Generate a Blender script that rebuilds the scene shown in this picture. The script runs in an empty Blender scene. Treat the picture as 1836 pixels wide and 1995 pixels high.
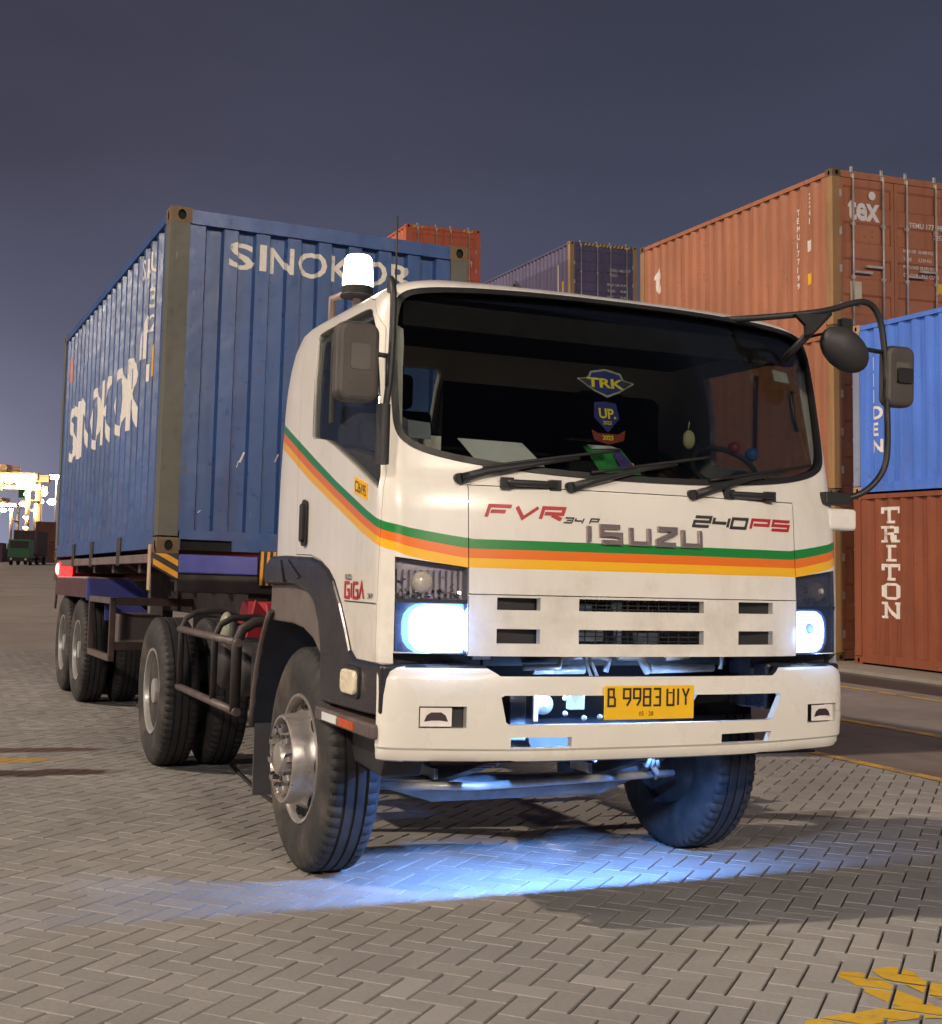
import bpy, bmesh, math, random
from mathutils import Vector, Matrix
random.seed(7)
S = bpy.context.scene
COL = S.collection
PI = math.pi
R_ = math.radians

# ------------------------------------------------------------------ camera
F_PX, PITCH, ROLL, CAM_H = 2577.31, 0.0473, 0.0270, 1.4019
cam_d = bpy.data.cameras.new('camera')
cam = bpy.data.objects.new('camera', cam_d); COL.objects.link(cam)
cam_d.sensor_fit = 'HORIZONTAL'; cam_d.sensor_width = 36.0
cam_d.lens = F_PX / 1836 * 36.0
cam_d.clip_start = 0.05; cam_d.clip_end = 9000
def cam_axes():
    cp, sp, cr, sr = math.cos(PITCH), math.sin(PITCH), math.cos(ROLL), math.sin(ROLL)
    B = Matrix(((1, 0, 0), (0, 0, -1), (0, 1, 0)))
    P = Matrix(((1, 0, 0), (0, cp, sp), (0, -sp, cp)))
    Q = Matrix(((cr, -sr, 0), (sr, cr, 0), (0, 0, 1)))
    return Q @ P @ B
_R = cam_axes()
cam.matrix_world = Matrix((( _R[0][0], -_R[1][0], -_R[2][0], 0),
                           ( _R[0][1], -_R[1][1], -_R[2][1], 0),
                           ( _R[0][2], -_R[1][2], -_R[2][2], CAM_H),
                           (0, 0, 0, 1)))
S.camera = cam

# ------------------------------------------------------------------ world: night sky over a lit port
W = bpy.data.worlds.new('World'); S.world = W; W.use_nodes = True
def build_world():
    nt = W.node_tree; N = nt.nodes; L = nt.links
    for n in list(N): N.remove(n)
    out = N.new('ShaderNodeOutputWorld'); bg = N.new('ShaderNodeBackground')
    L.new(bg.outputs[0], out.inputs[0]); bg.inputs[1].default_value = 1.0
    tc = N.new('ShaderNodeTexCoord')
    sep = N.new('ShaderNodeSeparateXYZ'); L.new(tc.outputs['Generated'], sep.inputs[0])
    ramp = N.new('ShaderNodeValToRGB'); L.new(sep.outputs[2], ramp.inputs[0])
    e = ramp.color_ramp.elements
    e[0].position = 0.0; e[0].color = (0.130, 0.175, 0.310, 1)
    e[1].position = 1.0; e[1].color = (0.030, 0.032, 0.052, 1)
    for p, c in ((0.06, (0.110, 0.132, 0.215)), (0.16, (0.074, 0.086, 0.138)), (0.30, (0.047, 0.054, 0.086)), (0.45, (0.038, 0.042, 0.068))):
        k = e.new(p); k.color = (*c, 1)
    # glow of the port lights low over the quay
    dot = N.new('ShaderNodeVectorMath'); dot.operation = 'DOT_PRODUCT'
    nrm = N.new('ShaderNodeVectorMath'); nrm.operation = 'NORMALIZE'
    L.new(tc.outputs['Generated'], nrm.inputs[0]); L.new(nrm.outputs[0], dot.inputs[0])
    g = Vector((-0.40, 0.915, -0.01)).normalized(); dot.inputs[1].default_value = g
    def m(op, a, b=None):
        n = N.new('ShaderNodeMath'); n.operation = op
        for i, v in enumerate((a, b)):
            if v is None: continue
            if isinstance(v, (int, float)): n.inputs[i].default_value = v
            else: L.new(v, n.inputs[i])
        return n.outputs[0]
    d = m('MAXIMUM', dot.outputs['Value'], 0.0)
    wide = m('POWER', d, 9.0); tight = m('POWER', d, 150.0)
    noise = N.new('ShaderNodeTexNoise'); noise.inputs['Scale'].default_value = 2.2; noise.inputs['Detail'].default_value = 5
    mp = N.new('ShaderNodeMapping'); L.new(tc.outputs['Generated'], mp.inputs[0]); mp.inputs['Scale'].default_value = (1, 1, 2.6)
    L.new(mp.outputs[0], noise.inputs['Vector'])
    cl = m('MULTIPLY_ADD', noise.outputs[0], 0.8); cl.node.inputs[2].default_value = 0.60
    def add_glow(prev, fac, col):
        mx = N.new('ShaderNodeMix'); mx.data_type = 'RGBA'; mx.blend_type = 'ADD'
        L.new(fac, mx.inputs[0]); L.new(prev, mx.inputs[6]); mx.inputs[7].default_value = (*col, 1)
        return mx.outputs[2]
    c = ramp.outputs[0]
    c = add_glow(c, wide, (0.024, 0.011, 0.014))
    c = add_glow(c, tight, (0.20, 0.17, 0.17))
    mul = N.new('ShaderNodeMix'); mul.data_type = 'RGBA'; mul.blend_type = 'MULTIPLY'; mul.inputs[0].default_value = 1
    L.new(c, mul.inputs[6]); cc = N.new('ShaderNodeCombineColor')
    for i in range(3): L.new(cl, cc.inputs[i])
    L.new(cc.outputs[0], mul.inputs[7])
    L.new(mul.outputs[2], bg.inputs[0])
build_world()

# ------------------------------------------------------------------ sun lamp: the high floodlight from the left of the truck
TRUCK_O = Vector((0.7525, 5.5167, 0.0)); PHI = 0.4113
U_T = Vector((math.cos(PHI), math.sin(PHI), 0)); V_T = Vector((-math.sin(PHI), math.cos(PHI), 0))
SUN_EL, SUN_OFF = R_(38), R_(12)
sd = bpy.data.lights.new('sun', 'SUN'); sun = bpy.data.objects.new('sun', sd); COL.objects.link(sun)
sd.energy = 2.45; sd.angle = R_(1.2); sd.color = (1.0, 0.80, 0.62)
_dir = (-U_T * math.cos(SUN_OFF) + V_T * math.sin(SUN_OFF)) * math.cos(SUN_EL) + Vector((0, 0, math.sin(SUN_EL)))
sun.rotation_euler = (-_dir).to_track_quat('-Z', 'Y').to_euler()

S.view_settings.view_transform = 'Standard'; S.view_settings.look = 'None'
S.view_settings.exposure = 0.0; S.view_settings.gamma = 1.0
S.view_settings.use_curve_mapping = False
S.render.engine = 'CYCLES'
S.cycles.use_denoising = True
S.cycles.max_bounces = 8; S.cycles.transparent_max_bounces = 12
S.cycles.sample_clamp_indirect = 6.0; S.cycles.caustics_reflective = False; S.cycles.caustics_refractive = False

# ================================================================== helpers
def link(o, parent=None):
    COL.objects.link(o)
    if parent is not None: o.parent = parent
    return o
def tag(o, label=None, cat=None, group=None, kind=None):
    if label: o['label'] = label
    if cat: o['category'] = cat
    if group: o['group'] = group
    if kind: o['kind'] = kind
    return o
def empty(name, label, cat, group=None, mw=None):
    o = bpy.data.objects.new(name, None); link(o); o.empty_display_size = 0.3
    if mw is not None: o.matrix_world = mw
    return tag(o, label, cat, group)

class MB:
    """collects faces into one mesh"""
    def __init__(s): s.v = []; s.f = []; s.m = []; s.mi = 0; s.sm = []; s.smooth = False
    def vert(s, p): s.v.append(tuple(p)); return len(s.v) - 1
    def face(s, idx): s.f.append(tuple(idx)); s.m.append(s.mi); s.sm.append(s.smooth)
    def poly(s, pts): s.face([s.vert(p) for p in pts])
    def box(s, lo, hi):
        x0, y0, z0 = lo; x1, y1, z1 = hi
        p = [(x0,y0,z0),(x1,y0,z0),(x1,y1,z0),(x0,y1,z0),(x0,y0,z1),(x1,y0,z1),(x1,y1,z1),(x0,y1,z1)]
        i = [s.vert(q) for q in p]
        for f in ((0,3,2,1),(4,5,6,7),(0,1,5,4),(1,2,6,5),(2,3,7,6),(3,0,4,7)): s.face([i[k] for k in f])
        return s
    def cbox(s, c, d): return s.box([c[k]-d[k]/2 for k in range(3)], [c[k]+d[k]/2 for k in range(3)])
    def rbox(s, lo, hi, r, axis=1, n=4):
        """box with rounded edges along one axis"""
        a = [k for k in range(3) if k != axis]
        x0, x1, y0, y1 = lo[a[0]], hi[a[0]], lo[a[1]], hi[a[1]]
        pts = []
        for cx, cy, a0 in ((x1-r, y1-r, 0), (x0+r, y1-r, 90), (x0+r, y0+r, 180), (x1-r, y0+r, 270)):
            for k in range(n+1):
                t = R_(a0 + 90*k/n); pts.append((cx + r*math.cos(t), cy + r*math.sin(t)))
        return s.prism(pts, axis, lo[axis], hi[axis])
    def prism(s, poly, axis, d0, d1, bev=0.0):
        """2D polygon extruded along an axis (poly in the two other axes, in order)"""
        a = [k for k in range(3) if k != axis]
        def P(p, d):
            q = [0, 0, 0]; q[a[0]] = p[0]; q[a[1]] = p[1]; q[axis] = d; return q
        n = len(poly)
        i0 = [s.vert(P(p, d0)) for p in poly]; i1 = [s.vert(P(p, d1)) for p in poly]
        s.face(i0[::-1]); s.face(i1)
        sm = s.smooth
        for k in range(n): s.face((i0[k], i0[(k+1) % n], i1[(k+1) % n], i1[k]))
        return s
    def tube(s, path, r, n=10, closed=False, cap=True):
        P = [Vector(p) for p in path]; m = len(P); rings = []
        up = None
        for i in range(m):
            if closed: t = P[(i+1) % m] - P[i-1]
            else: t = (P[min(i+1, m-1)] - P[max(i-1, 0)])
            t.normalize()
            if up is None:
                up = Vector((0, 0, 1)) if abs(t.z) < 0.9 else Vector((1, 0, 0))
            x = t.cross(up)
            if x.length < 1e-5: x = t.orthogonal()
            x.normalize(); y = x.cross(t).normalized(); up = y
            rr = r[i] if isinstance(r, (list, tuple)) else r
            rings.append([s.vert(P[i] + x*rr*math.cos(2*PI*k/n) + y*rr*math.sin(2*PI*k/n)) for k in range(n)])
        s0 = s.smooth; s.smooth = True
        for i in range(m if closed else m-1):
            A, B = rings[i], rings[(i+1) % m]
            for k in range(n): s.face((A[k], A[(k+1) % n], B[(k+1) % n], B[k]))
        s.smooth = s0
        if cap and not closed: s.face(rings[0][::-1]); s.face(rings[-1])
        return s
    def cyl(s, p0, p1, r, n=16): return s.tube([p0, p1], r, n)
    def lathe(s, prof, axis=0, c=(0, 0, 0), n=32, smooth=True, mod=None):
        """profile of (axial, radius) spun round an axis"""
        a = [k for k in range(3) if k != axis]; rings = []
        for j, (h, r) in enumerate(prof):
            ring = []
            for k in range(n):
                t = 2*PI*k/n; rr = r if mod is None else mod(j, k, r)
                q = [c[0], c[1], c[2]]; q[axis] += h; q[a[0]] += rr*math.cos(t); q[a[1]] += rr*math.sin(t)
                ring.append(s.vert(q))
            rings.append(ring)
        s0 = s.smooth; s.smooth = smooth
        for j in range(len(prof)-1):
            A, B = rings[j], rings[j+1]
            for k in range(n): s.face((A[k], A[(k+1) % n], B[(k+1) % n], B[k]))
        s.smooth = s0
        if prof[0][1] > 1e-4: s.face(rings[0][::-1])
        if prof[-1][1] > 1e-4: s.face(rings[-1])
        return s
    def sphere(s, c, r, n=12, sc=(1, 1, 1)):
        pr = [(-math.cos(PI*k/n)*r, max(1e-4, math.sin(PI*k/n)*r)) for k in range(n+1)]
        v0 = len(s.v); s.lathe(pr, 2, (0, 0, 0), n*2)
        for i in range(v0, len(s.v)):
            p = s.v[i]; s.v[i] = (c[0]+p[0]*sc[0], c[1]+p[1]*sc[1], c[2]+p[2]*sc[2])
        return s
    def mesh(s, name, mats):
        me = bpy.data.meshes.new(name)
        me.from_pydata(s.v, [], s.f)
        mats = mats if isinstance(mats, (list, tuple)) else [mats]
        for m in mats: me.materials.append(m)
        me.polygons.foreach_set('material_index', s.m)
        me.polygons.foreach_set('use_smooth', s.sm)
        bm = bmesh.new(); bm.from_mesh(me)
        bmesh.ops.remove_doubles(bm, verts=bm.verts, dist=1e-5)
        bmesh.ops.recalc_face_normals(bm, faces=bm.faces)
        bm.to_mesh(me); bm.free(); me.update()
        return me
    def build(s, name, mats, parent=None):
        o = bpy.data.objects.new(name, s.mesh(name, mats)); return link(o, parent)

def bevel(o, w=0.008, seg=2, ang=40):
    m = o.modifiers.new('bevel', 'BEVEL'); m.width = w; m.segments = seg; m.limit_method = 'ANGLE'; m.angle_limit = R_(ang)
    m.harden_normals = False
    return o
def copy_tree(o, parent=None):
    c = o.copy(); COL.objects.link(c)
    if parent is not None: c.parent = parent
    for ch in list(o.children): copy_tree(ch, c)
    return c
def bool_mesh(base, cutters, op='DIFFERENCE', name=None, mats=None):
    """boolean of temporary meshes -> new mesh datablock"""
    ob = bpy.data.objects.new('tmp', base.copy()); COL.objects.link(ob); tmp = [ob]
    for cme in cutters:
        co = bpy.data.objects.new('tmpc', cme); COL.objects.link(co); tmp.append(co)
        m = ob.modifiers.new('b', 'BOOLEAN'); m.operation = op; m.solver = 'EXACT'; m.object = co
    dg = bpy.context.evaluated_depsgraph_get()
    me = bpy.data.meshes.new_from_object(ob.evaluated_get(dg), depsgraph=dg)
    for t in tmp: bpy.data.objects.remove(t)
    me.name = name or 'm'
    if mats is not None:
        me.materials.clear()
        for q in mats: me.materials.append(q)
        me.polygons.foreach_set('material_index', [0]*len(me.polygons))
    return me
def obj(name, me, parent=None):
    return link(bpy.data.objects.new(name, me), parent)
def shade_auto(me, ang=35):
    bm = bmesh.new(); bm.from_mesh(me)
    bmesh.ops.remove_doubles(bm, verts=bm.verts, dist=1e-5)
    lim = R_(ang)
    for f in bm.faces: f.smooth = True
    for e in bm.edges:
        if len(e.link_faces) != 2 or e.calc_face_angle(0) > lim: e.smooth = False
    bm.to_mesh(me); bm.free(); return me

def chaikin(P, closed=True, it=2):
    for _ in range(it):
        n = len(P); Q = [] if closed else [P[0]]
        for i in range(n if closed else n-1):
            a, b = P[i], P[(i+1) % n]
            Q.append(tuple(x*0.75+y*0.25 for x, y in zip(a, b))); Q.append(tuple(x*0.25+y*0.75 for x, y in zip(a, b)))
        P = Q if closed else Q+[P[-1]]
    return P
# ------------------------------------------------------------------ text and stroke letters
_TXT = {}
def text_geo(txt, size=1.0, bold=0.0, xs=1.0):
    k = (txt, bold)
    if k not in _TXT:
        cu = bpy.data.curves.new('t', 'FONT'); cu.body = txt; cu.size = 1.0; cu.offset = bold; cu.resolution_u = 3
        o = bpy.data.objects.new('t', cu); COL.objects.link(o)
        dg = bpy.context.evaluated_depsgraph_get()
        me = bpy.data.meshes.new_from_object(o.evaluated_get(dg), depsgraph=dg)
        _TXT[k] = ([tuple(v.co) for v in me.vertices], [tuple(p.vertices) for p in me.polygons])
        bpy.data.objects.remove(o); bpy.data.curves.remove(cu); bpy.data.meshes.remove(me)
    vs, fs = _TXT[k]
    xm = min(v[0] for v in vs); ym = min(v[1] for v in vs); h = max(v[1] for v in vs) - ym
    s = size / h
    return [((v[0]-xm)*s*xs, (v[1]-ym)*s) for v in vs], fs
def text_w(txt, size, bold=0.0, xs=1.0): return max(v[0] for v in text_geo(txt, size, bold, xs)[0])
GLY = {'I': [[(.5,0),(.5,1)]], 'S': [[(1,1),(0,1),(0,.5),(1,.5),(1,0),(0,0)]], 'U': [[(0,1),(0,0),(1,0),(1,1)]],
  'Z': [[(0,1),(1,1),(1,.78),(0,.22),(0,0),(1,0)]], 'F': [[(0,0),(0,1),(1,1)],[(.13,.52),(.8,.52)]], 'V': [[(0,1),(.42,0),(1,1)]],
  'R': [[(0,0),(0,1),(1,1),(1,.5),(.13,.5)],[(.5,.36),(1,0)]], '2': [[(0,1),(1,1),(1,.5),(0,.5),(0,0),(1,0)]],
  '4': [[(0,1),(0,.45),(.85,.45)],[(1,1),(1,0)]], '0': [[(.0,.0),(0,1),(1,1),(1,0),(.0,.0)]], 'P': [[(0,0),(0,1),(1,1),(1,.45),(.13,.45)]],
  '3': [[(0,1),(1,1),(1,0),(0,0)],[(.3,.5),(.85,.5)]], 'G': [[(1,1),(0,1),(0,0),(1,0),(1,.5),(.55,.5)]], 'A': [[(0,0),(.5,1),(1,0)]],
  '8': [[(0,0),(0,1),(1,1),(1,0),(0,0)],[(.14,.52),(.86,.52)]], '9': [[(1,.45),(0,.45),(0,1),(1,1),(1,.35),(.5,0)]],
  'B': [[(0,0),(0,1),(.8,1),(.8,.54),(1,.42),(1,0),(0,0)],[(.14,.52),(.7,.52)]], 'Y': [[(0,1),(.5,.5),(1,1)],[(.5,.42),(.5,0)]],
  '5': [[(1,1),(0,1),(0,.52),(1,.52),(1,0),(0,0)]], 'D': [[(0,0),(0,1),(.75,1),(1,.75),(1,.25),(.75,0),(0,0)]],
  '1': [[(.5,0),(.5,1)]], '-': [[(.2,.5),(.8,.5)]]}
def stroke_geo(txt, w, h, gap, t, shear=0.0):
    """list of quads (each 4 (x,y)) of mitred strokes for a word"""
    quads = []; x = 0
    for ch in txt:
        if ch == ' ': x += w*0.6; continue
        cw = w*0.35 if ch in 'I1' else w
        for pl in GLY[ch]:
            P = [Vector((p[0]*cw, p[1]*h)) for p in pl]; closed = (P[0]-P[-1]).length < 1e-6 and len(P) > 2
            if closed: P = P[:-1]
            n = len(P); L_, Rr = [], []
            for i in range(n):
                d0 = (P[i]-P[i-1]).normalized() if (i > 0 or closed) else None
                d1 = (P[(i+1) % n]-P[i]).normalized() if (i < n-1 or closed) else None
                if d0 is None: d0 = d1
                if d1 is None: d1 = d0
                nn = Vector((-(d0.y+d1.y), d0.x+d1.x)); nn.normalize()
                c = max(0.45, nn.dot(Vector((-d0.y, d0.x)))); o = nn*(t/2/c)
                L_.append(P[i]+o); Rr.append(P[i]-o)
            for i in range(n if closed else n-1):
                j = (i+1) % n; quads.append([L_[i], Rr[i], Rr[j], L_[j]])
        
            for q in quads[-(n if closed else n-1):]:
                for k in range(4): q[k] = Vector((q[k].x + x + shear*q[k].y, q[k].y))
        x += cw + gap
    return quads, x-gap
def solid_quads(mb, quads, fn, depth):
    """quads mapped by fn(x,y,d) to solid slabs"""
    for q in quads:
        a = [mb.vert(fn(p[0], p[1], depth)) for p in q]; b = [mb.vert(fn(p[0], p[1], 0)) for p in q]
        mb.face(a); 
        for k in range(4): mb.face((a[k], b[k], b[(k+1) % 4], a[(k+1) % 4]))
def flat_text(mb, txt, size, fn, bold=0.0, xs=1.0):
    vs, fs = text_geo(txt, size, bold, xs); idx = [mb.vert(fn(x, y)) for x, y in vs]
    for f in fs: mb.face([idx[i] for i in f])

# ================================================================== materials
def new_mat(name):
    m = bpy.data.materials.new(name); m.use_nodes = True
    return m, m.node_tree.nodes, m.node_tree.links, m.node_tree.nodes['Principled BSDF']
def mth(N, L, op, a, b=None, c=None, clamp=False):
    n = N.new('ShaderNodeMath'); n.operation = op; n.use_clamp = clamp
    for i, v in enumerate((a, b, c)):
        if v is None: continue
        if isinstance(v, (int, float)): n.inputs[i].default_value = v
        else: L.new(v, n.inputs[i])
    return n.outputs[0]
def mixc(N, L, fac, a, b, mode='MIX'):
    n = N.new('ShaderNodeMix'); n.data_type = 'RGBA'; n.blend_type = mode
    if isinstance(fac, (int, float)): n.inputs[0].default_value = fac
    else: L.new(fac, n.inputs[0])
    for k, v in ((6, a), (7, b)):
        if isinstance(v, tuple): n.inputs[k].default_value = (*v[:3], 1)
        else: L.new(v, n.inputs[k])
    return n.outputs[2]
def noise(N, L, vec, scale, detail=4, rough=0.55, sc=None):
    n = N.new('ShaderNodeTexNoise'); n.inputs['Scale'].default_value = scale; n.inputs['Detail'].default_value = detail; n.inputs['Roughness'].default_value = rough
    if sc is not None:
        mp = N.new('ShaderNodeMapping'); mp.inputs['Scale'].default_value = sc; L.new(vec, mp.inputs[0]); vec = mp.outputs[0]
    L.new(vec, n.inputs['Vector']); return n.outputs[0]
def rng(N, L, v, a, b, c=0.0, d=1.0):
    n = N.new('ShaderNodeMapRange'); n.inputs[1].default_value = a; n.inputs[2].default_value = b; n.inputs[3].default_value = c; n.inputs[4].default_value = d
    L.new(v, n.inputs[0]); return n.outputs[0]
def bump(N, L, bs, h, strength=0.2, dist=0.01):
    b = N.new('ShaderNodeBump'); b.inputs['Strength'].default_value = strength; b.inputs['Distance'].default_value = dist
    L.new(h, b.inputs['Height']); L.new(b.outputs[0], bs.inputs['Normal'])
def plain(name, col, rough=0.5, metal=0.0, var=0.15, scale=6.0, spec=0.5, dirt=None, coat=0.0):
    m, N, L, bs = new_mat(name)
    tc = N.new('ShaderNodeTexCoord'); v = tc.outputs['Object']
    n = noise(N, L, v, scale, 5)
    lo = tuple(c*(1-var) for c in col); hi = tuple(min(1, c*(1+var)) for c in col)
    c = mixc(N, L, rng(N, L, n, 0.3, 0.7), lo, hi)
    if dirt:
        n2 = noise(N, L, v, scale*0.45, 7, 0.65); c = mixc(N, L, rng(N, L, n2, 0.48, 0.72, 0, dirt[1]), c, dirt[0])
    L.new(c, bs.inputs['Base Color'])
    bs.inputs['Metallic'].default_value = metal; bs.inputs['Specular IOR Level'].default_value = spec
    L.new(rng(N, L, noise(N, L, v, scale*2.3, 4), 0.3, 0.7, max(0.02, rough-0.08), min(1, rough+0.08)), bs.inputs['Roughness'])
    if coat: bs.inputs['Coat Weight'].default_value = coat; bs.inputs['Coat Roughness'].default_value = 0.04
    return m
def container_paint(name, col, rust=0.25, rough=0.42, fade=0.25, rustcol=(0.10, 0.035, 0.015)):
    m, N, L, bs = new_mat(name)
    tc = N.new('ShaderNodeTexCoord'); v = tc.outputs['Object']
    big = noise(N, L, v, 0.8, 5); fine = noise(N, L, v, 14, 6, 0.65); streak = noise(N, L, v, 5.0, 4, 0.6, (1, 1, 0.09))
    lo = tuple(c*(1-fade) for c in col); hi = tuple(min(1, c*(1+fade)) for c in col)
    c = mixc(N, L, rng(N, L, big, 0.3, 0.7), lo, hi)
    dusty = tuple(0.75*x + 0.25*0.22 for x in col)
    c = mixc(N, L, rng(N, L, streak, 0.48, 0.8, 0, 0.25), c, dusty)
    dark = tuple(x*0.45 for x in col)
    st2 = noise(N, L, v, 9.0, 3, 0.5, (1, 1, 0.05))
    c = mixc(N, L, rng(N, L, st2, 0.52, 0.78, 0, 0.6), c, dark)
    sp_ = N.new('ShaderNodeSeparateXYZ'); L.new(v, sp_.inputs[0])
    run = noise(N, L, v, 3.2, 5, 0.7, (1, 1, 0.16))
    low = rng(N, L, sp_.outputs[2], 0.9, 0.1, 0.0, 0.12)
    c = mixc(N, L, mth(N, L, 'MULTIPLY', rng(N, L, mth(N, L, 'ADD', run, low), 0.60, 0.72), 0.25+0.55*rust, clamp=True), c, tuple(0.5*a+0.5*b for a, b in zip(rustcol, col)))
    scr = noise(N, L, v, 26.0, 2, 0.4, (1, 1, 0.22))
    c = mixc(N, L, rng(N, L, scr, 0.76, 0.80, 0, 0.5), c, tuple(min(1, x*1.5+0.12) for x in col))
    spots = mth(N, L, 'MULTIPLY', rng(N, L, fine, 0.60, 0.66), rng(N, L, noise(N, L, v, 1.7, 4), 0.60 - rust*0.3, 0.68, 0, 1), clamp=True)
    c = mixc(N, L, spots, c, rustcol)
    L.new(c, bs.inputs['Base Color'])
    L.new(rng(N, L, fine, 0.3, 0.7, rough-0.1, rough+0.15), bs.inputs['Roughness'])
    bs.inputs['Specular IOR Level'].default_value = 0.5
    bump(N, L, bs, noise(N, L, v, 2.2, 5), 0.5, 0.02)
    return m
def emit(name, col, strength):
    m, N, L, bs = new_mat(name)
    bs.inputs['Base Color'].default_value = (*col, 1); bs.inputs['Emission Color'].default_value = (*col, 1); bs.inputs['Emission Strength'].default_value = strength
    bs.inputs['Roughness'].default_value = 0.4
    return m
def worn_paint(name, col, under, wear=0.5, scale=7.0, rough=0.6):
    m, N, L, bs = new_mat(name)
    g = N.new('ShaderNodeNewGeometry'); v = g.outputs['Position']
    n = noise(N, L, v, scale, 8, 0.7); n2 = noise(N, L, v, scale*0.23, 4)
    f = mth(N, L, 'ADD', mth(N, L, 'MULTIPLY', n, 0.6), mth(N, L, 'MULTIPLY', n2, 0.4))
    c = mixc(N, L, rng(N, L, f, wear-0.05, wear+0.05), under, col)
    c = mixc(N, L, rng(N, L, noise(N, L, v, 30, 4), 0.3, 0.7, 0, 0.35), c, tuple(x*0.6 for x in col))
    L.new(c, bs.inputs['Base Color']); bs.inputs['Roughness'].default_value = rough
    return m
def glass_mat(name, tint=(0.75, 0.8, 0.8), refl=1.0):
    m, N, L, bs = new_mat(name); N.remove(bs); out = N['Material Output']
    fr = N.new('ShaderNodeFresnel'); fr.inputs[0].default_value = 1.5
    tr = N.new('ShaderNodeBsdfTransparent'); tr.inputs[0].default_value = (*tint, 1)
    gl = N.new('ShaderNodeBsdfGlossy'); gl.inputs['Roughness'].default_value = 0.02
    mx = N.new('ShaderNodeMixShader'); L.new(mth(N, L, 'MULTIPLY', fr.outputs[0], refl), mx.inputs[0]); L.new(tr.outputs[0], mx.inputs[1]); L.new(gl.outputs[0], mx.inputs[2])
    L.new(mx.outputs[0], out.inputs[0]); return m

# white cab paint with the green / orange / yellow bands printed round front and sides
def cab_paint():
    m, N, L, bs = new_mat('cab_paint')
    tc = N.new('ShaderNodeTexCoord'); v = tc.outputs['Object']
    sp = N.new('ShaderNodeSeparateXYZ'); L.new(v, sp.inputs[0]); b, z = sp.outputs[1], sp.outputs[2]
    def curve(pts):
        fc = N.new('ShaderNodeFloatCurve'); cm = fc.mapping; cu = cm.curves[0]
        cm.use_clip = False
        P = [(p[0]/2.0, (p[1]-1.0)/1.5) for p in pts]
        cu.points[0].location = P[0]; cu.points[1].location = P[-1]
        for q in P[1:-1]: cu.points.new(*q)
        for q in cu.points: q.handle_type = 'VECTOR'
        cm.update()
        x = mth(N, L, 'DIVIDE', b, 2.0); fc.inputs[0].default_value = 1.0; L.new(x, fc.inputs[1])
        return mth(N, L, 'MULTIPLY_ADD', fc.outputs[0], 1.5, 1.0)
    top = curve([(0.0, 1.546), (0.125, 1.546), (0.20, 1.594), (0.416, 1.657), (0.847, 1.802), (1.62, 2.088), (1.80, 2.158), (2.0, 2.24)])
    bot = curve([(0.0, 1.430), (0.125, 1.430), (0.20, 1.490), (0.473, 1.567), (0.835, 1.688), (1.244, 1.824), (1.784, 2.028), (2.0, 2.12)])
    t = mth(N, L, 'DIVIDE', mth(N, L, 'SUBTRACT', top, z), mth(N, L, 'SUBTRACT', top, bot))
    def step(x): return mth(N, L, 'GREATER_THAN', t, x)
    def band(a, c): return mth(N, L, 'MULTIPLY', step(a), mth(N, L, 'SUBTRACT', 1.0, step(c)))
    n = noise(N, L, v, 2.0, 6)
    c = mixc(N, L, rng(N, L, n, 0.3, 0.7), (0.72, 0.70, 0.64), (0.80, 0.78, 0.73))
    c = mixc(N, L, rng(N, L, noise(N, L, v, 5.0, 7, 0.65, (1, 1, 0.16)), 0.5, 0.78, 0, 0.30), c, (0.42, 0.36, 0.28))
    low = mth(N, L, 'ADD', noise(N, L, v, 7.0, 6, 0.7), rng(N, L, z, 1.6, 1.0, 0.0, 0.22))
    c = mixc(N, L, rng(N, L, low, 0.60, 0.84, 0, 0.26), c, (0.34, 0.28, 0.21))
    c = mixc(N, L, band(0.0, 0.335), c, (0.012, 0.22, 0.035))
    c = mixc(N, L, band(0.335, 0.665), c, (0.78, 0.17, 0.012))
    c = mixc(N, L, band(0.665, 1.0), c, (0.86, 0.46, 0.01))
    L.new(c, bs.inputs['Base Color'])
    bs.inputs['Roughness'].default_value = 0.28; bs.inputs['Coat Weight'].default_value = 0.7; bs.inputs['Coat Roughness'].default_value = 0.03
    bump(N, L, bs, noise(N, L, v, 1.6, 3), 0.06, 0.02)
    return m
M_CAB = cab_paint()
M_WHITE = plain('white_body_paint', (0.76, 0.74, 0.68), 0.3, var=0.05, scale=2, dirt=((0.45, 0.38, 0.3), 0.22), coat=0.6)
M_CREAM = plain('cream_roof_paint', (0.74, 0.70, 0.56), 0.3, var=0.05, scale=2, coat=0.6)
M_BLACK = plain('black_plastic', (0.018, 0.018, 0.020), 0.5, var=0.25, scale=9)
M_GLOSSB = plain('glossy_black_fender', (0.016, 0.016, 0.024), 0.28, var=0.2, scale=5, dirt=((0.06, 0.05, 0.05), 0.5), coat=0.35)
M_GREYPL = plain('grey_liner_plastic', (0.12, 0.10, 0.095), 0.7, var=0.2, scale=6, dirt=((0.2, 0.17, 0.14), 0.5))
M_RUB = plain('tyre_rubber', (0.028, 0.027, 0.027), 0.78, var=0.3, scale=8, dirt=((0.115, 0.095, 0.078), 0.8))
M_TREAD = plain('tread_rubber', (0.018, 0.018, 0.020), 0.72, var=0.3, scale=9, dirt=((0.05, 0.045, 0.04), 0.5))
M_SEAL = plain('rubber_seal', (0.010, 0.010, 0.011), 0.55, var=0.2)
M_FRAME = plain('chassis_black', (0.022, 0.020, 0.021), 0.6, var=0.3, scale=7, dirt=((0.10, 0.06, 0.045), 0.5))
M_FRAME2 = plain('trailer_frame_brown', (0.055, 0.034, 0.032), 0.6, var=0.3, scale=6, dirt=((0.12, 0.06, 0.04), 0.5))
M_TUBE = plain('guard_tube_grey', (0.11, 0.088, 0.085), 0.5, var=0.3, scale=9, dirt=((0.16, 0.08, 0.05), 0.4))
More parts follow.
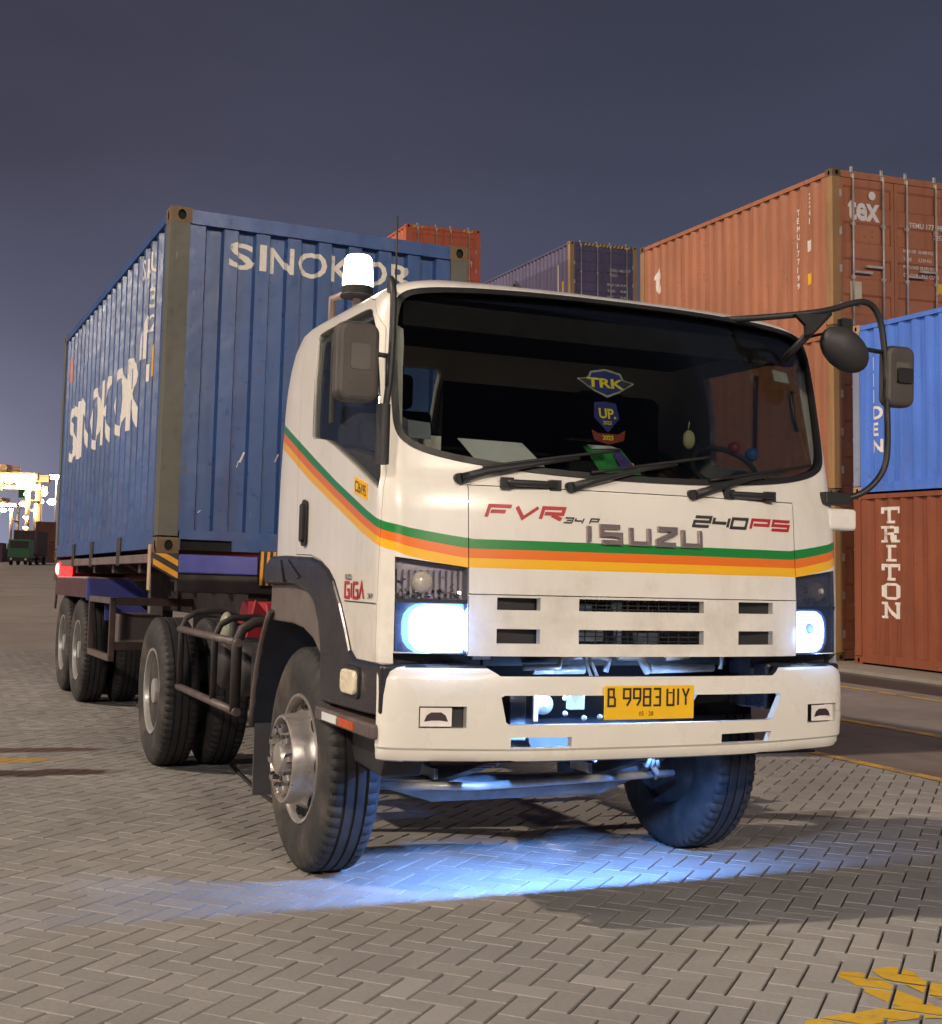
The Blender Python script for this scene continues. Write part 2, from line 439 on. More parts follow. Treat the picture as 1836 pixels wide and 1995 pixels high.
M_BLUEB = plain('trailer_blue_paint', (0.085, 0.10, 0.42), 0.42, var=0.15, scale=5, dirt=((0.12, 0.10, 0.16), 0.5))
M_YEL = plain('hazard_yellow', (0.80, 0.36, 0.015), 0.5, var=0.1)
M_STEEL = plain('rim_steel', (0.55, 0.52, 0.49), 0.34, 0.7, var=0.25, scale=9, dirt=((0.16, 0.08, 0.04), 0.75))
M_SILVER = plain('silver_rim_paint', (0.46, 0.46, 0.45), 0.4, 0.4, var=0.2, scale=9, dirt=((0.2, 0.14, 0.1), 0.5))
M_CHROME = plain('chrome', (0.70, 0.69, 0.68), 0.10, 1.0, var=0.05)
M_DCHROME = plain('dark_chrome', (0.50, 0.40, 0.36), 0.18, 0.75, var=0.08)
M_VOID = plain('engine_bay_black', (0.004, 0.004, 0.005), 0.8, spec=0.1)
M_ALU = plain('cast_aluminium', (0.55, 0.57, 0.60), 0.38, 0.3, var=0.2, scale=12)
M_RED = plain('red_decal', (0.42, 0.025, 0.03), 0.45, var=0.08)
M_REDF = plain('red_steel_paint', (0.38, 0.02, 0.03), 0.5, var=0.25, scale=6, dirt=((0.05, 0.02, 0.02), 0.6))
M_DGREY = plain('dark_decal', (0.04, 0.035, 0.035), 0.45, var=0.1)
M_PLATE = plain('plate_yellow', (0.85, 0.50, 0.012), 0.45, var=0.05)
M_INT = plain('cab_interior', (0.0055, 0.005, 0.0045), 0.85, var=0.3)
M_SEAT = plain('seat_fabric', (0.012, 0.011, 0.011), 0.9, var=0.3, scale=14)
M_BEIGE = plain('beige_trim', (0.24, 0.19, 0.14), 0.7, var=0.15)
M_PAPER = plain('paper_white', (0.62, 0.66, 0.66), 0.8, var=0.05)
M_GLASS = glass_mat('windshield_glass', (0.74, 0.76, 0.75), 0.42)
M_SGLASS = glass_mat('side_glass', (0.72, 0.74, 0.72), 0.5)
M_LENS = glass_mat('lamp_lens', (0.92, 0.92, 0.95), 0.9)
M_HEAD = emit('headlight_beam', (0.72, 0.84, 1.0), 26)
M_HEADB = emit('headlight_halo', (0.12, 0.30, 1.0), 4.0)
M_LED = emit('led_lamp', (0.70, 0.83, 1.0), 16)
M_BEACON = emit('beacon_glow', (1.0, 0.90, 0.72), 9)
M_TAIL = emit('tail_light', (1.0, 0.10, 0.07), 18)
M_TAILR = emit('tail_light_edge', (1.0, 0.03, 0.03), 3)
M_ORANGE = plain('orange_reflector', (0.55, 0.09, 0.02), 0.3, var=0.1)
M_CLEARR = plain('clear_reflector', (0.75, 0.68, 0.52), 0.25, var=0.15, scale=30)

# ================================================================== ground
TH2, SR, SP = 0.39209, -0.0337, -0.0077
S_O = Vector((5.7737, 20.7542, 0.0)); U0, V0 = 4.9585, 5.0
u2 = Vector((math.cos(TH2), math.sin(TH2), 0)); v2 = Vector((-math.sin(TH2), math.cos(TH2), 0))
def zuv(u, v): return max(0, 0.0337*(min(u, 40)+U0)) + max(0, 0.0077*(min(v, 300)+V0))
def uvp(u, v, dz=0.0): p = S_O + u2*u + v2*v; return (p.x, p.y, zuv(u, v)+dz)
def to_uv(x, y): r = Vector((x, y, 0)) - S_O; return r.dot(u2), r.dot(v2)
def zg(x, y): return zuv(*to_uv(x, y))

def ground_mat(name, c1, c2, c3, scale=1.0, rough=0.85, stains=(), tone=False, bstr=0.25, wet=None):
    m, N, L, bs = new_mat(name)
    g = N.new('ShaderNodeNewGeometry'); v = g.outputs['Position']
    big = noise(N, L, v, 0.35*scale, 6, 0.6); mid = noise(N, L, v, 2.2*scale, 6, 0.65); fine = noise(N, L, v, 45*scale, 4, 0.7)
    c = mixc(N, L, rng(N, L, mid, 0.3, 0.7), c1, c2)
    c = mixc(N, L, rng(N, L, big, 0.42, 0.66, 0, 0.85), c, c3)
    trk = noise(N, L, v, 1.3*scale, 5, 0.6, (1.6, 0.35, 1)); c = mixc(N, L, rng(N, L, trk, 0.56, 0.72, 0, 0.4), c, tuple(x*0.6 for x in c3))
    drip = noise(N, L, v, 9.0*scale, 3, 0.5); c = mixc(N, L, rng(N, L, drip, 0.74, 0.78, 0, 0.6), c, tuple(x*0.35 for x in c3))
    c = mixc(N, L, rng(N, L, fine, 0.35, 0.75, 0, 0.45), c, tuple(x*0.55 for x in c1))
    if tone:
        at = N.new('ShaderNodeAttribute'); at.attribute_name = 'tone'
        oi = N.new('ShaderNodeObjectInfo')
        t = mth(N, L, 'FRACT', mth(N, L, 'ADD', at.outputs['Fac'], oi.outputs['Random']))
        c = mixc(N, L, rng(N, L, t, 0.0, 1.0, 0.0, 0.55), c, tuple(x*0.70 for x in c1))
        c = mixc(N, L, rng(N, L, t, 0.93, 1.0, 0.0, 0.4), c, tuple(min(1, x*1.25) for x in c2))
    for (x, y, ang, rx, ry, col, amt) in stains:
        sub = N.new('ShaderNodeVectorMath'); sub.operation = 'SUBTRACT'; L.new(v, sub.inputs[0]); sub.inputs[1].default_value = (x, y, 0)
        mp = N.new('ShaderNodeMapping'); mp.vector_type = 'POINT'; mp.inputs['Rotation'].default_value = (0, 0, -ang); L.new(sub.outputs[0], mp.inputs[0])
        mp2 = N.new('ShaderNodeMapping'); mp2.inputs['Scale'].default_value = (1/rx, 1/ry, 0); L.new(mp.outputs[0], mp2.inputs[0])
        ln = N.new('ShaderNodeVectorMath'); ln.operation = 'LENGTH'; L.new(mp2.outputs[0], ln.inputs[0])
        d = mth(N, L, 'ADD', ln.outputs['Value'], mth(N, L, 'MULTIPLY_ADD', noise(N, L, v, 3.5, 6, 0.7), 1.3, -0.65))
        c = mixc(N, L, rng(N, L, d, 0.7, 1.05, amt, 0.0), c, col)
    L.new(c, bs.inputs['Base Color'])
    L.new(rng(N, L, mid, 0.3, 0.7, rough-0.12, min(1, rough+0.1)), bs.inputs['Roughness'])
    bs.inputs['Specular IOR Level'].default_value = 0.3
    bump(N, L, bs, mth(N, L, 'ADD', fine, mth(N, L, 'MULTIPLY', mid, 0.8)), bstr, 0.006)
    return m
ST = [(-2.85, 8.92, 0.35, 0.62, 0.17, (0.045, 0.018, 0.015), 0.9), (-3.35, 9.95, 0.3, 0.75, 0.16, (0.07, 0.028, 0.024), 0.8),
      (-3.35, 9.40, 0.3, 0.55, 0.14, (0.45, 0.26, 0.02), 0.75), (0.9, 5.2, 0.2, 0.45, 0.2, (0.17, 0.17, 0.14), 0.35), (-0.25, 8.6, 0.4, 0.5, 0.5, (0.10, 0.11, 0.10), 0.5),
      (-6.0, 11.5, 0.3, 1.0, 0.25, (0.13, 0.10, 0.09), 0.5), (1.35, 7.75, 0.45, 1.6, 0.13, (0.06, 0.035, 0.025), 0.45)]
M_PAV = ground_mat('paver_concrete', (0.285, 0.276, 0.264), (0.355, 0.342, 0.328), (0.205, 0.196, 0.187), 1.0, 0.85, ST, tone=True)
M_JOINT = ground_mat('joint_sand', (0.10, 0.088, 0.078), (0.14, 0.122, 0.108), (0.07, 0.06, 0.052), 1.0, 0.95)
M_GROUND = ground_mat('yard_ground', (0.275, 0.245, 0.225), (0.32, 0.29, 0.265), (0.225, 0.198, 0.18), 0.8, 0.8, ST)
M_ASPH = ground_mat('road_asphalt', (0.155, 0.13, 0.115), (0.215, 0.185, 0.165), (0.10, 0.08, 0.07), 1.3, 0.8)
M_CONC = ground_mat('path_concrete', (0.22, 0.195, 0.18), (0.28, 0.25, 0.23), (0.15, 0.13, 0.12), 1.1, 0.8)
M_DRAIN = ground_mat('drain_dark', (0.05, 0.045, 0.045), (0.07, 0.06, 0.06), (0.035, 0.03, 0.03), 1.1, 0.6)
M_APRON = ground_mat('apron_concrete', (0.26, 0.24, 0.21), (0.31, 0.285, 0.255), (0.20, 0.18, 0.16), 1.1, 0.8)
M_LINE = worn_paint('yellow_line_paint', (0.62, 0.37, 0.03), (0.16, 0.13, 0.11), 0.47)
M_ARROW = worn_paint('yellow_arrow_paint', (0.58, 0.36, 0.012), (0.22, 0.19, 0.16), 0.40, 12)

UL = [-2500, -400, -100, -40, -15.6, -6.42, -4.9585, -4.42, -2.30, -2.0, -1.06, 3, 12, 40, 400, 2500]
VL = [-2500, -300, -60, -16.6, -5, 4.2, 22, 60, 150, 300, 2500]
def build_ground():
    cells = {}
    for i in range(len(UL)-1):
        for j in range(len(VL)-1):
            uc, vc = (UL[i]+UL[i+1])/2, (VL[j]+VL[j+1])/2
            k = 'ground'
            if -40 < vc < 60:
                if -15.6 < uc < -6.42 and -16.6 < vc < 4.2: k = 'pavement'
                elif -6.42 < uc < -4.42: k = 'road'
                elif -4.42 < uc < -2.0: k = 'concrete_path'
                elif -2.0 < uc < -1.06: k = 'drain_channel'
                elif -1.06 < uc < 12: k = 'concrete_apron'
            cells.setdefault(k, []).append((i, j))
    mats = {'ground': M_GROUND, 'pavement': M_JOINT, 'road': M_ASPH, 'concrete_path': M_CONC, 'drain_channel': M_DRAIN, 'concrete_apron': M_APRON}
    objs = {}
    for k, cl in cells.items():
        mb = MB(); dz = -0.022 if k == 'pavement' else (-0.03 if k == 'drain_channel' else 0.0)
        for i, j in cl: mb.poly([uvp(UL[i], VL[j], dz), uvp(UL[i+1], VL[j], dz), uvp(UL[i+1], VL[j+1], dz), uvp(UL[i], VL[j+1], dz)])
        o = mb.build(k, mats[k]); o['kind'] = 'structure'; objs[k] = o
    return objs
GR = build_ground()
def skirt():
    mb = MB(); c = [(-15.6, -16.6), (-6.42, -16.6), (-6.42, -5.0), (-6.42, 4.2), (-15.6, 4.2), (-15.6, -5.0)]
    for (a, b), (p, q) in zip(c, c[1:]+c[:1]): mb.poly([uvp(a, b, -0.03), uvp(p, q, -0.03), uvp(p, q, 0.0), uvp(a, b, 0.0)])
    c = [(-2.0, v) for v in (-40, -16.6, -5, 4.2, 22, 60)]
    for u in (-2.0, -1.06):
        for (a, b), (p, q) in zip(c, c[1:]): mb.poly([uvp(u, b, -0.04), uvp(u, q, -0.04), uvp(u, q, 0.0), uvp(u, b, 0.0)])
    o = mb.build('pavement_edge', M_JOINT); o['kind'] = 'structure'
skirt()
def strip(name, u0, u1, vs, mat, dz=0.004):
    mb = MB()
    for a, b in zip(vs, vs[1:]): mb.poly([uvp(u0, a, dz), uvp(u1, a, dz), uvp(u1, b, dz), uvp(u0, b, dz)])
    o = mb.build(name, mat); o['kind'] = 'structure'; return o
VS = [-16.5, -5, 4.2, 22, 59]
strip('yellow_line', -6.415, -6.29, VS, M_LINE); strip('yellow_line', -4.54, -4.42, VS, M_LINE, 0.006); strip('yellow_line', -2.40, -2.32, VS, M_LINE)
# low concrete kerb the stacks stand behind
mb = MB()
for a, b in zip(VS, VS[1:]):
    for q in (0,):
        p = [uvp(-1.05, a), uvp(-0.75, a), uvp(-0.75, b), uvp(-1.05, b)]; t = [(x, y, z+0.05) for x, y, z in p]
        mb.poly(t); mb.poly([p[0], t[0], t[3], p[3]]); mb.poly([p[1], p[2], t[2], t[1]])
o = mb.build('concrete_kerb', M_APRON); o['kind'] = 'structure'

# herringbone pavers
PW = 0.105; GU, GV = 0.0090, 0.0030   # joints across and along the low light
def camera_px(p):
    q = _R @ (Vector(p) - Vector((0, 0, CAM_H)))
    if q.z < 0.3: return None
    return 918 + F_PX*q.x/q.z, 997.5 + F_PX*q.y/q.z, q.z
def paver_verts(hor):
    L, Wd = (2*PW-GU, PW-GV) if hor else (PW-GU, 2*PW-GV)
    c = 0.0028; z = -0.022
    a = [(-L/2, -Wd/2), (L/2, -Wd/2), (L/2, Wd/2), (-L/2, Wd/2)]
    t = [(-L/2+c, -Wd/2+c), (L/2-c, -Wd/2+c), (L/2-c, Wd/2-c), (-L/2+c, Wd/2-c)]
    return [(x, y, z) for x, y in a] + [(x, y, -c) for x, y in a] + [(x, y, 0) for x, y in t]
PF = [(8, 9, 10, 11)] + [(4+k, 4+(k+1) % 4, 8+(k+1) % 4, 8+k) for k in range(4)] + [(k, (k+1) % 4, 4+(k+1) % 4, 4+k) for k in range(4)]
def sh_clip(poly, rect):
    (x0, y0), (x1, y1) = rect
    def clip(P, inside, inter):
        out = []
        for i in range(len(P)):
            a, b = P[i-1], P[i]
            if inside(b):
                if not inside(a): out.append(inter(a, b))
                out.append(b)
            elif inside(a): out.append(inter(a, b))
        return out
    def ix(x): return lambda a, b: (x, a[1]+(b[1]-a[1])*(x-a[0])/(b[0]-a[0]))
    def iy(y): return lambda a, b: (a[0]+(b[0]-a[0])*(y-a[1])/(b[1]-a[1]), y)
    for ins, it in ((lambda p: p[0] >= x0, ix(x0)), (lambda p: p[0] <= x1, ix(x1)), (lambda p: p[1] >= y0, iy(y0)), (lambda p: p[1] <= y1, iy(y1))):
        poly = clip(poly, ins, it)
        if len(poly) < 3: return []
    return poly
def cam_ground(px, py):
    q = Vector(((px-918)/F_PX, (py-997.5)/F_PX, 1.0)); d = _R.transposed() @ q
    t = -CAM_H/d.z; return d.x*t, d.y*t
ARROWS = [[(1627,1902),(1640,1894),(1678,1896),(1720,1909),(1756,1932),(1804,1951),(1836,1967),(1870,1982),(1836,1980),(1789,1976),(1737,1956),(1685,1932),(1656,1913)],
          [(1570,1990),(1661,1974),(1732,1963),(1836,1968),(1870,1983),(1789,1985),(1709,1996),(1640,2010),(1560,2012)],
          [(1697,1891),(1740,1884),(1780,1896),(1801,1913),(1836,1921),(1900,1938),(1900,1964),(1836,1949),(1801,1937),(1766,1920),(1720,1908)]]
P_I = Vector((math.cos(R_(-22.3)), math.sin(R_(-22.3)), 0)); P_J = Vector((math.cos(R_(67.7)), math.sin(R_(67.7)), 0))
P_ORG = Vector((-0.146, 4.763, 0))
def ijp(i, j): return P_ORG + P_I*i + P_J*j
def build_pavers():
    ang = R_(-22.3); mats = M_PAV
    items = []; BOX = ((-15.6, -16.6), (-6.42, 4.2))
    for i in range(-160, 200):
        for j in range(-120, 240):
            k = (i-j) % 4
            if k == 0: hor = True; ci, cj = (i+1)*PW, (j+0.5)*PW
            elif k == 3: hor = False; ci, cj = (i+0.5)*PW, (j+1)*PW
            else: continue
            p = ijp(ci, cj); u, v = to_uv(p.x, p.y)
            if not (-15.8 < u < -6.2 and -16.8 < v < 4.4): continue
            inside = -15.45 < u < -6.57 and -16.45 < v < 4.05
            q = (p.x, p.y, zg(p.x, p.y)); items.append((ci, cj, hor, q, camera_px(q), inside))
    vis = [it for it in items if it[4] and it[5] and -40 < it[4][0] < 1876 and it[4][1] < 2030]
    vis.sort(key=lambda it: it[4][2])
    near = set(id(it) for it in vis[:300])
    me = {}
    for hor in (True, False):
        m = bpy.data.meshes.new('paver'); m.from_pydata(paver_verts(hor), [], PF); m.materials.append(mats); me[hor] = m
    V, Fc, tone = [], [], []
    def to_ij(x, y): r = Vector((x, y, 0))-P_ORG; return (r.dot(P_I), r.dot(P_J))
    arrow = [[to_ij(*cam_ground(*q)) for q in poly] for poly in ARROWS]
    amb = MB()
    for it in items:
        ci, cj, hor, q, c, inside = it
        jz = random.uniform(-0.0022, 0.0010); ru = random.uniform(-0.007, 0.007); rv = random.uniform(-0.006, 0.006)
        hu, hv = (PW-GU/2, PW/2-GV/2) if hor else (PW/2-GU/2, PW-GV/2)
        if id(it) in near:
            o = bpy.data.objects.new('paver', me[hor]); COL.objects.link(o); o.parent = GR['pavement']
            o.location = (q[0], q[1], q[2]+jz); o.rotation_euler = (ru*0.6, rv*0.6, ang)
        elif inside:
            b = len(V); tn = random.random()
            for (x, y, z) in paver_verts(hor):
                p = ijp(ci+x, cj+y); V.append((p.x, p.y, zg(p.x, p.y)+z+jz+ru*y+rv*x))
            for f in PF: Fc.append(tuple(b+k for k in f)); tone.append(tn)
        else:      # pavers cut along the edge of the paved area
            P = [ijp(ci+a, cj+b2) for a, b2 in ((-hu, -hv), (hu, -hv), (hu, hv), (-hu, hv))]
            cl = sh_clip([to_uv(p.x, p.y) for p in P], BOX)
            if len(cl) < 3: continue
            b = len(V); n = len(cl); tn = random.random()
            for dz in (jz, -0.022):
                for uu, vv in cl: V.append(uvp(uu, vv, dz))
            Fc.append(tuple(range(b, b+n))); tone.append(tn)
            for k in range(n): Fc.append((b+(k+1) % n, b+k, b+n+k, b+n+(k+1) % n)); tone.append(tn)
        if c and 1450 < c[0] < 2100 and c[1] > 1840:
            for n_, poly in enumerate(arrow):
                cl = sh_clip(poly, ((ci-hu+0.003, cj-hv+0.003), (ci+hu-0.003, cj+hv-0.003)))
                if len(cl) > 2: amb.poly([(lambda p: (p.x, p.y, zg(p.x, p.y)+jz+0.002+0.0012*n_))(ijp(a, b2)) for a, b2 in cl])
    m = bpy.data.meshes.new('paver_field'); m.from_pydata(V, [], Fc); m.materials.append(mats)
    at = m.attributes.new('tone', 'FLOAT', 'FACE'); at.data.foreach_set('value', tone)
    o = bpy.data.objects.new('paver_field', m); COL.objects.link(o); o.parent = GR['pavement']; o['kind'] = 'stuff'
    a = amb.build('arrow_marking', M_ARROW); a['kind'] = 'structure'
build_pavers()

# ================================================================== containers
M_HOLE = plain('hole_shade_black', (0.008, 0.007, 0.007), 0.9)  # near-black colour puts shade inside the holes
M_LETTER = worn_paint('white_lettering', (0.80, 0.78, 0.74), (0.18, 0.22, 0.32), 0.36, 9)
M_LETTERC = worn_paint('white_lettering_blue', (0.72, 0.69, 0.62), (0.05, 0.09, 0.2), 0.415, 7)
M_LETTERB = worn_paint('white_lettering_brown', (0.78, 0.74, 0.70), (0.3, 0.14, 0.09), 0.38, 9)
M_ROD = plain('galvanised_rod', (0.52, 0.49, 0.45), 0.45, 0.3, var=0.2, scale=8)
M_GASK = plain('door_gasket', (0.014, 0.013, 0.013), 0.7)
M_STICK = plain('yellow_sticker', (0.85, 0.48, 0.01), 0.5, var=0.08)
M_CREAMST = plain('cream_sticker', (0.60, 0.52, 0.36), 0.6, var=0.1)
M_WOOD = plain('underside_dark', (0.03, 0.022, 0.02), 0.85, var=0.3)

SIDE_P = (0.072, 0.068, 0.070, 0.068, 0.036); END_P = (0.108, 0.016, 0.110, 0.016, 0.045)
def corr_profile(t0, t1, P):
    a, s1, b, s2, d = P; pitch = a+s1+b+s2; n = max(1, int((t1-t0-a)/pitch)); off = (t1-t0-(n*pitch+a))/2
    pts = [(t0, 0.0)]; t = t0+off
    for k in range(n):
        pts += [(t+a, 0.0), (t+a+s1, d), (t+a+s1+b, d), (t+pitch, 0.0)]; t += pitch
    pts.append((t1, 0.0)); return pts
def prof_depth(pts, t):
    for (a, d0), (b, d1) in zip(pts, pts[1:]):
        if a <= t <= b: return d0 + (d1-d0)*((t-a)/(b-a) if b > a else 0)
    return 0.0
def corr_sheet(pts, z0, z1, fn):
    """corrugated sheet with closed ends; fn(t, depth, z)"""
    mb = MB()
    for (a, d0), (b, d1) in zip(pts, pts[1:]):
        mb.poly([fn(a, d0, z0), fn(b, d1, z0), fn(b, d1, z1), fn(a, d0, z1)])
    return mb
def print_on(text, size, fn, pts, t0, sgn, z0, mat, parent, name='lettering', bold=0.012, xs=1.0, gap=None):
    """flat lettering that follows a corrugated sheet: x of the text runs along t with sign sgn"""
    vs, fs = text_geo(text, size, bold, xs)
    me = bpy.data.meshes.new(name); me.from_pydata([(x, y, 0) for x, y in vs], [], fs)
    bm = bmesh.new(); bm.from_mesh(me)
    w = max(v[0] for v in vs)
    for (t, d) in pts:
        x = (t-t0)*sgn
        if 0.0005 < x < w-0.0005: bmesh.ops.bisect_plane(bm, geom=bm.verts[:]+bm.edges[:]+bm.faces[:], plane_co=(x, 0, 0), plane_no=(1, 0, 0))
    for v in bm.verts:
        t = t0+sgn*v.co.x; v.co = Vector(fn(t, prof_depth(pts, t)-0.0025, z0+v.co.y))
    bm.to_mesh(me); bm.free(); me.materials.append(mat)
    return link(bpy.data.objects.new(name, me), parent)

def holed_face(mb, o, ux, uy, w, h, cx, cy, rx, ry, depth, n=12):
    o, ux, uy = Vector(o), Vector(ux), Vector(uy); nn = ux.cross(uy)
    ring, rect, deep = [], [], []
    for k in range(n):
        t = 2*PI*(k+0.5)/n; c, s = math.cos(t), math.sin(t)
        ring.append(mb.vert(o+ux*(cx+rx*c)+uy*(cy+ry*s)))
        deep.append(mb.vert(o+ux*(cx+rx*c)+uy*(cy+ry*s)-nn*depth))
        kx = ((w-cx) if c > 0 else cx)/max(1e-6, abs(c)); ky = ((h-cy) if s > 0 else cy)/max(1e-6, abs(s)); q = min(kx, ky)
        rect.append(mb.vert(o+ux*(cx+q*c)+uy*(cy+q*s)))
    cor = {}
    for k in range(n):
        j = (k+1) % n
        mb.mi = 0; A, B = mb.v[rect[k]], mb.v[rect[j]]
        a = Vector(A)-o; b = Vector(B)-o; ax, ay, bx, by = a.dot(ux), a.dot(uy), b.dot(ux), b.dot(uy)
        if abs(ax-bx) > 1e-6 and abs(ay-by) > 1e-6:
            X = ax if (abs(ax) < 1e-5 or abs(ax-w) < 1e-5) else bx; Y = ay if (abs(ay) < 1e-5 or abs(ay-h) < 1e-5) else by
            e = mb.vert(o+ux*X+uy*Y); mb.face((ring[k], rect[k], e, rect[j], ring[j]))
        else: mb.face((ring[k], rect[k], rect[j], ring[j]))
        mb.mi = 1; mb.face((ring[j], deep[j], deep[k], ring[k]))
    mb.mi = 1; mb.face(deep); mb.mi = 0
def casting_mesh(mats, sx, sy):
    """0.162 x 0.178 x 0.118 corner fitting, outer faces toward sx, sy"""
    w, l, h = 0.162, 0.178, 0.118; mb = MB()
    x0, x1 = 0, w; y0, y1 = 0, l
    xo = x0 if sx < 0 else x1; xi = x1 if sx < 0 else x0; yo = y0 if sy < 0 else y1; yi = y1 if sy < 0 else y0
    mb.poly([(xi, y0, 0), (xi, y1, 0), (xi, y1, h), (xi, y0, h)]); mb.poly([(x0, yi, 0), (x1, yi, 0), (x1, yi, h), (x0, yi, h)])
    mb.poly([(x0, y0, 0), (x1, y0, 0), (x1, y1, 0), (x0, y1, 0)]); mb.poly([(x0, y0, h), (x1, y0, h), (x1, y1, h), (x0, y1, h)])
    if sx < 0: holed_face(mb, (xo, y1, 0), (0, -1, 0), (0, 0, 1), l, h, l-0.09, h/2, 0.026, 0.038, 0.03)
    else: holed_face(mb, (xo, y0, 0), (0, 1, 0), (0, 0, 1), l, h, 0.09, h/2, 0.026, 0.038, 0.03)
    if sy < 0: holed_face(mb, (x0, yo, 0), (1, 0, 0), (0, 0, 1), w, h, 0.085, h/2, 0.032, 0.040, 0.03)
    else: holed_face(mb, (x1, yo, 0), (-1, 0, 0), (0, 0, 1), w, h, w-0.085, h/2, 0.032, 0.040, 0.03)
    return mb.mesh('corner_casting', mats)
CW = 2.438
def make_container(label, mats, mw, L=6.058, H=2.591, doors=False, group=None, hazard=False, cat='shipping container', name='shipping_container'):
    """local x across, y along from the near end, z up; near end at y = 0; returns root and its sheet mappings"""
    paint, post, cast = mats
    r = empty(name, label, cat, group, mw)
    zb, zt = 0.155, H-0.085
    sp = corr_profile(0.165, L-0.165, SIDE_P)
    fl = lambda t, d, z: (0.012+d, t, z); fr = lambda t, d, z: (CW-0.012-d, t, z)
    corr_sheet(sp, zb-0.01, zt+0.005, fl).build('side_panel', paint, r); corr_sheet(sp, zb-0.01, zt+0.005, fr).build('side_panel', paint, r)
    ep = corr_profile(0.145, CW-0.145, END_P)
    fe = lambda t, d, z: (t, 0.020+d, z); fb = lambda t, d, z: (t, L-0.020-d, z)
    corr_sheet(ep, zb-0.005, zt-0.01, fb).build('end_panel', paint, r)
    if not doors:
        corr_sheet(ep, zb-0.005, zt-0.01, fe).build('end_panel', paint, r)
    mb = MB()
    # roof with shallow cross corrugations
    rp = corr_profile(0.18, L-0.18, (0.09, 0.02, 0.08, 0.02, 0.018))
    for (a, d0), (b, d1) in zip(rp, rp[1:]): mb.poly([(0.06, a, H-0.025-d0), (CW-0.06, a, H-0.025-d0), (CW-0.06, b, H-0.025-d1), (0.06, b, H-0.025-d1)])
    mb.build('roof', paint, r)
    MB().box((0.05, 0.1, 0.11), (CW-0.05, L-0.1, 0.14)).build('floor', M_WOOD, r)
    for x in (0.0, CW-0.06):
        MB().box((x, 0.178, H-0.092), (x+0.06, L-0.178, H-0.024)).build('top_rail', paint, r)
        b = MB().box((x if x == 0 else CW-0.048, 0.178, 0.022), ((0.048 if x == 0 else CW), L-0.178, 0.158))
        b.build('bottom_rail', paint, r)
    for y in (0.0, L-0.06):
        MB().box((0.162, y, H-0.118), (CW-0.162, y+0.06, H-0.012)).build('end_header', paint, r)
        if y == 0 and not doors:
            # front sill with the two low notches
            s_ = MB()
            for a, b_, z0 in ((0.162, 0.172, 0.016), (0.172, 0.56, 0.095), (0.56, CW-0.56, 0.016), (CW-0.56, CW-0.172, 0.095), (CW-0.172, CW-0.162, 0.016)):
                s_.box((a, y+0.004, z0), (b_, y+0.056, 0.165))
            s_.build('end_sill', paint, r)
            MB().box((0.172, 0.045, 0.016), (0.56, 0.055, 0.094)).build('gooseneck_notch', M_HOLE, r)
        else: MB().box((0.162, y, 0.016), (CW-0.162, y+0.06, 0.162)).build('end_sill', paint, r)
    cm = {}
    for sx in (-1, 1):
        for sy in (-1, 1):
            x = 0.0 if sx < 0 else CW-0.150; y = 0.0 if sy < 0 else L-0.165
            p = MB().box((x+0.002 if sx < 0 else x, y+0.004, 0.118), (x+0.150 if sx < 0 else x+0.148, y+0.161, H-0.118)).build('corner_post', post, r)
            m = casting_mesh([cast, M_HOLE], sx, sy)
            for z in (-0.012, H-0.118):
                o = link(bpy.data.objects.new('corner_casting', m), r); o.location = (0 if sx < 0 else CW-0.162, 0 if sy < 0 else L-0.178, z)
    if doors:
        for x0, x1 in ((0.152, CW/2-0.006), (CW/2+0.006, CW-0.152)):
            d = MB(); n = 4; zz0, zz1 = 0.168, H-0.125
            # panel with horizontal ribs
            yo, yi = 0.012, 0.042; hh = (zz1-zz0)/n
            prof = [(zz0, yo)]
            for k in range(n):
                zc = zz0+hh*(k+0.5); prof += [(zc-hh*0.30, yo), (zc-hh*0.24, yi), (zc+hh*0.24, yi), (zc+hh*0.30, yo)]
            prof.append((zz1, yo))
            m_ = 0.06
            for (za, ya), (zb2, yb) in zip(prof, prof[1:]): d.poly([(x0+m_, ya, za), (x1-m_, ya, za), (x1-m_, yb, zb2), (x0+m_, yb, zb2)])
            d.box((x0, yo-0.002, zz0), (x0+m_, 0.055, zz1)); d.box((x1-m_, yo-0.002, zz0), (x1, 0.055, zz1)); d.poly([(x0, 0.055, zz0), (x1, 0.055, zz0), (x1, 0.055, zz1), (x0, 0.055, zz1)])
            dd = d.build('door', paint, r)
            for fx in (0.22, 0.78):
                x = x0+(x1-x0)*fx
                rod = MB().cyl((x, -0.022, 0.06), (x, -0.022, H-0.05), 0.018, 10)
                for z in (0.06, H-0.10): rod.box((x-0.035, -0.012, z-0.02), (x+0.035, 0.004, z+0.06)); rod.box((x-0.055, -0.03, z+0.06), (x-0.01, -0.012, z+0.15))
                for z in (H*0.33, H*0.66): rod.box((x-0.035, -0.03, z), (x+0.035, 0.010, z+0.05))
                rod.build('lock_rod', M_ROD, dd)
                hz = 0.95 if fx < 0.5 else 1.05
                s_ = 1 if fx < 0.5 else -1
                MB().box((x-0.006, -0.048, hz), (x+s_*0.36, -0.036, hz+0.035)).build('handle', M_ROD, dd)
            for z in (0.35, 0.95, 1.55, 2.15):
                hx = x0-0.02 if x0 < 1 else x1-0.02
                MB().box((hx, -0.004, z), (hx+0.045, 0.02, z+0.12)).build('hinge', M_ROD, dd)
        MB().box((CW/2-0.012, 0.022, 0.17), (CW/2+0.012, 0.03, H-0.125)).build('door_seal', M_GASK, r)
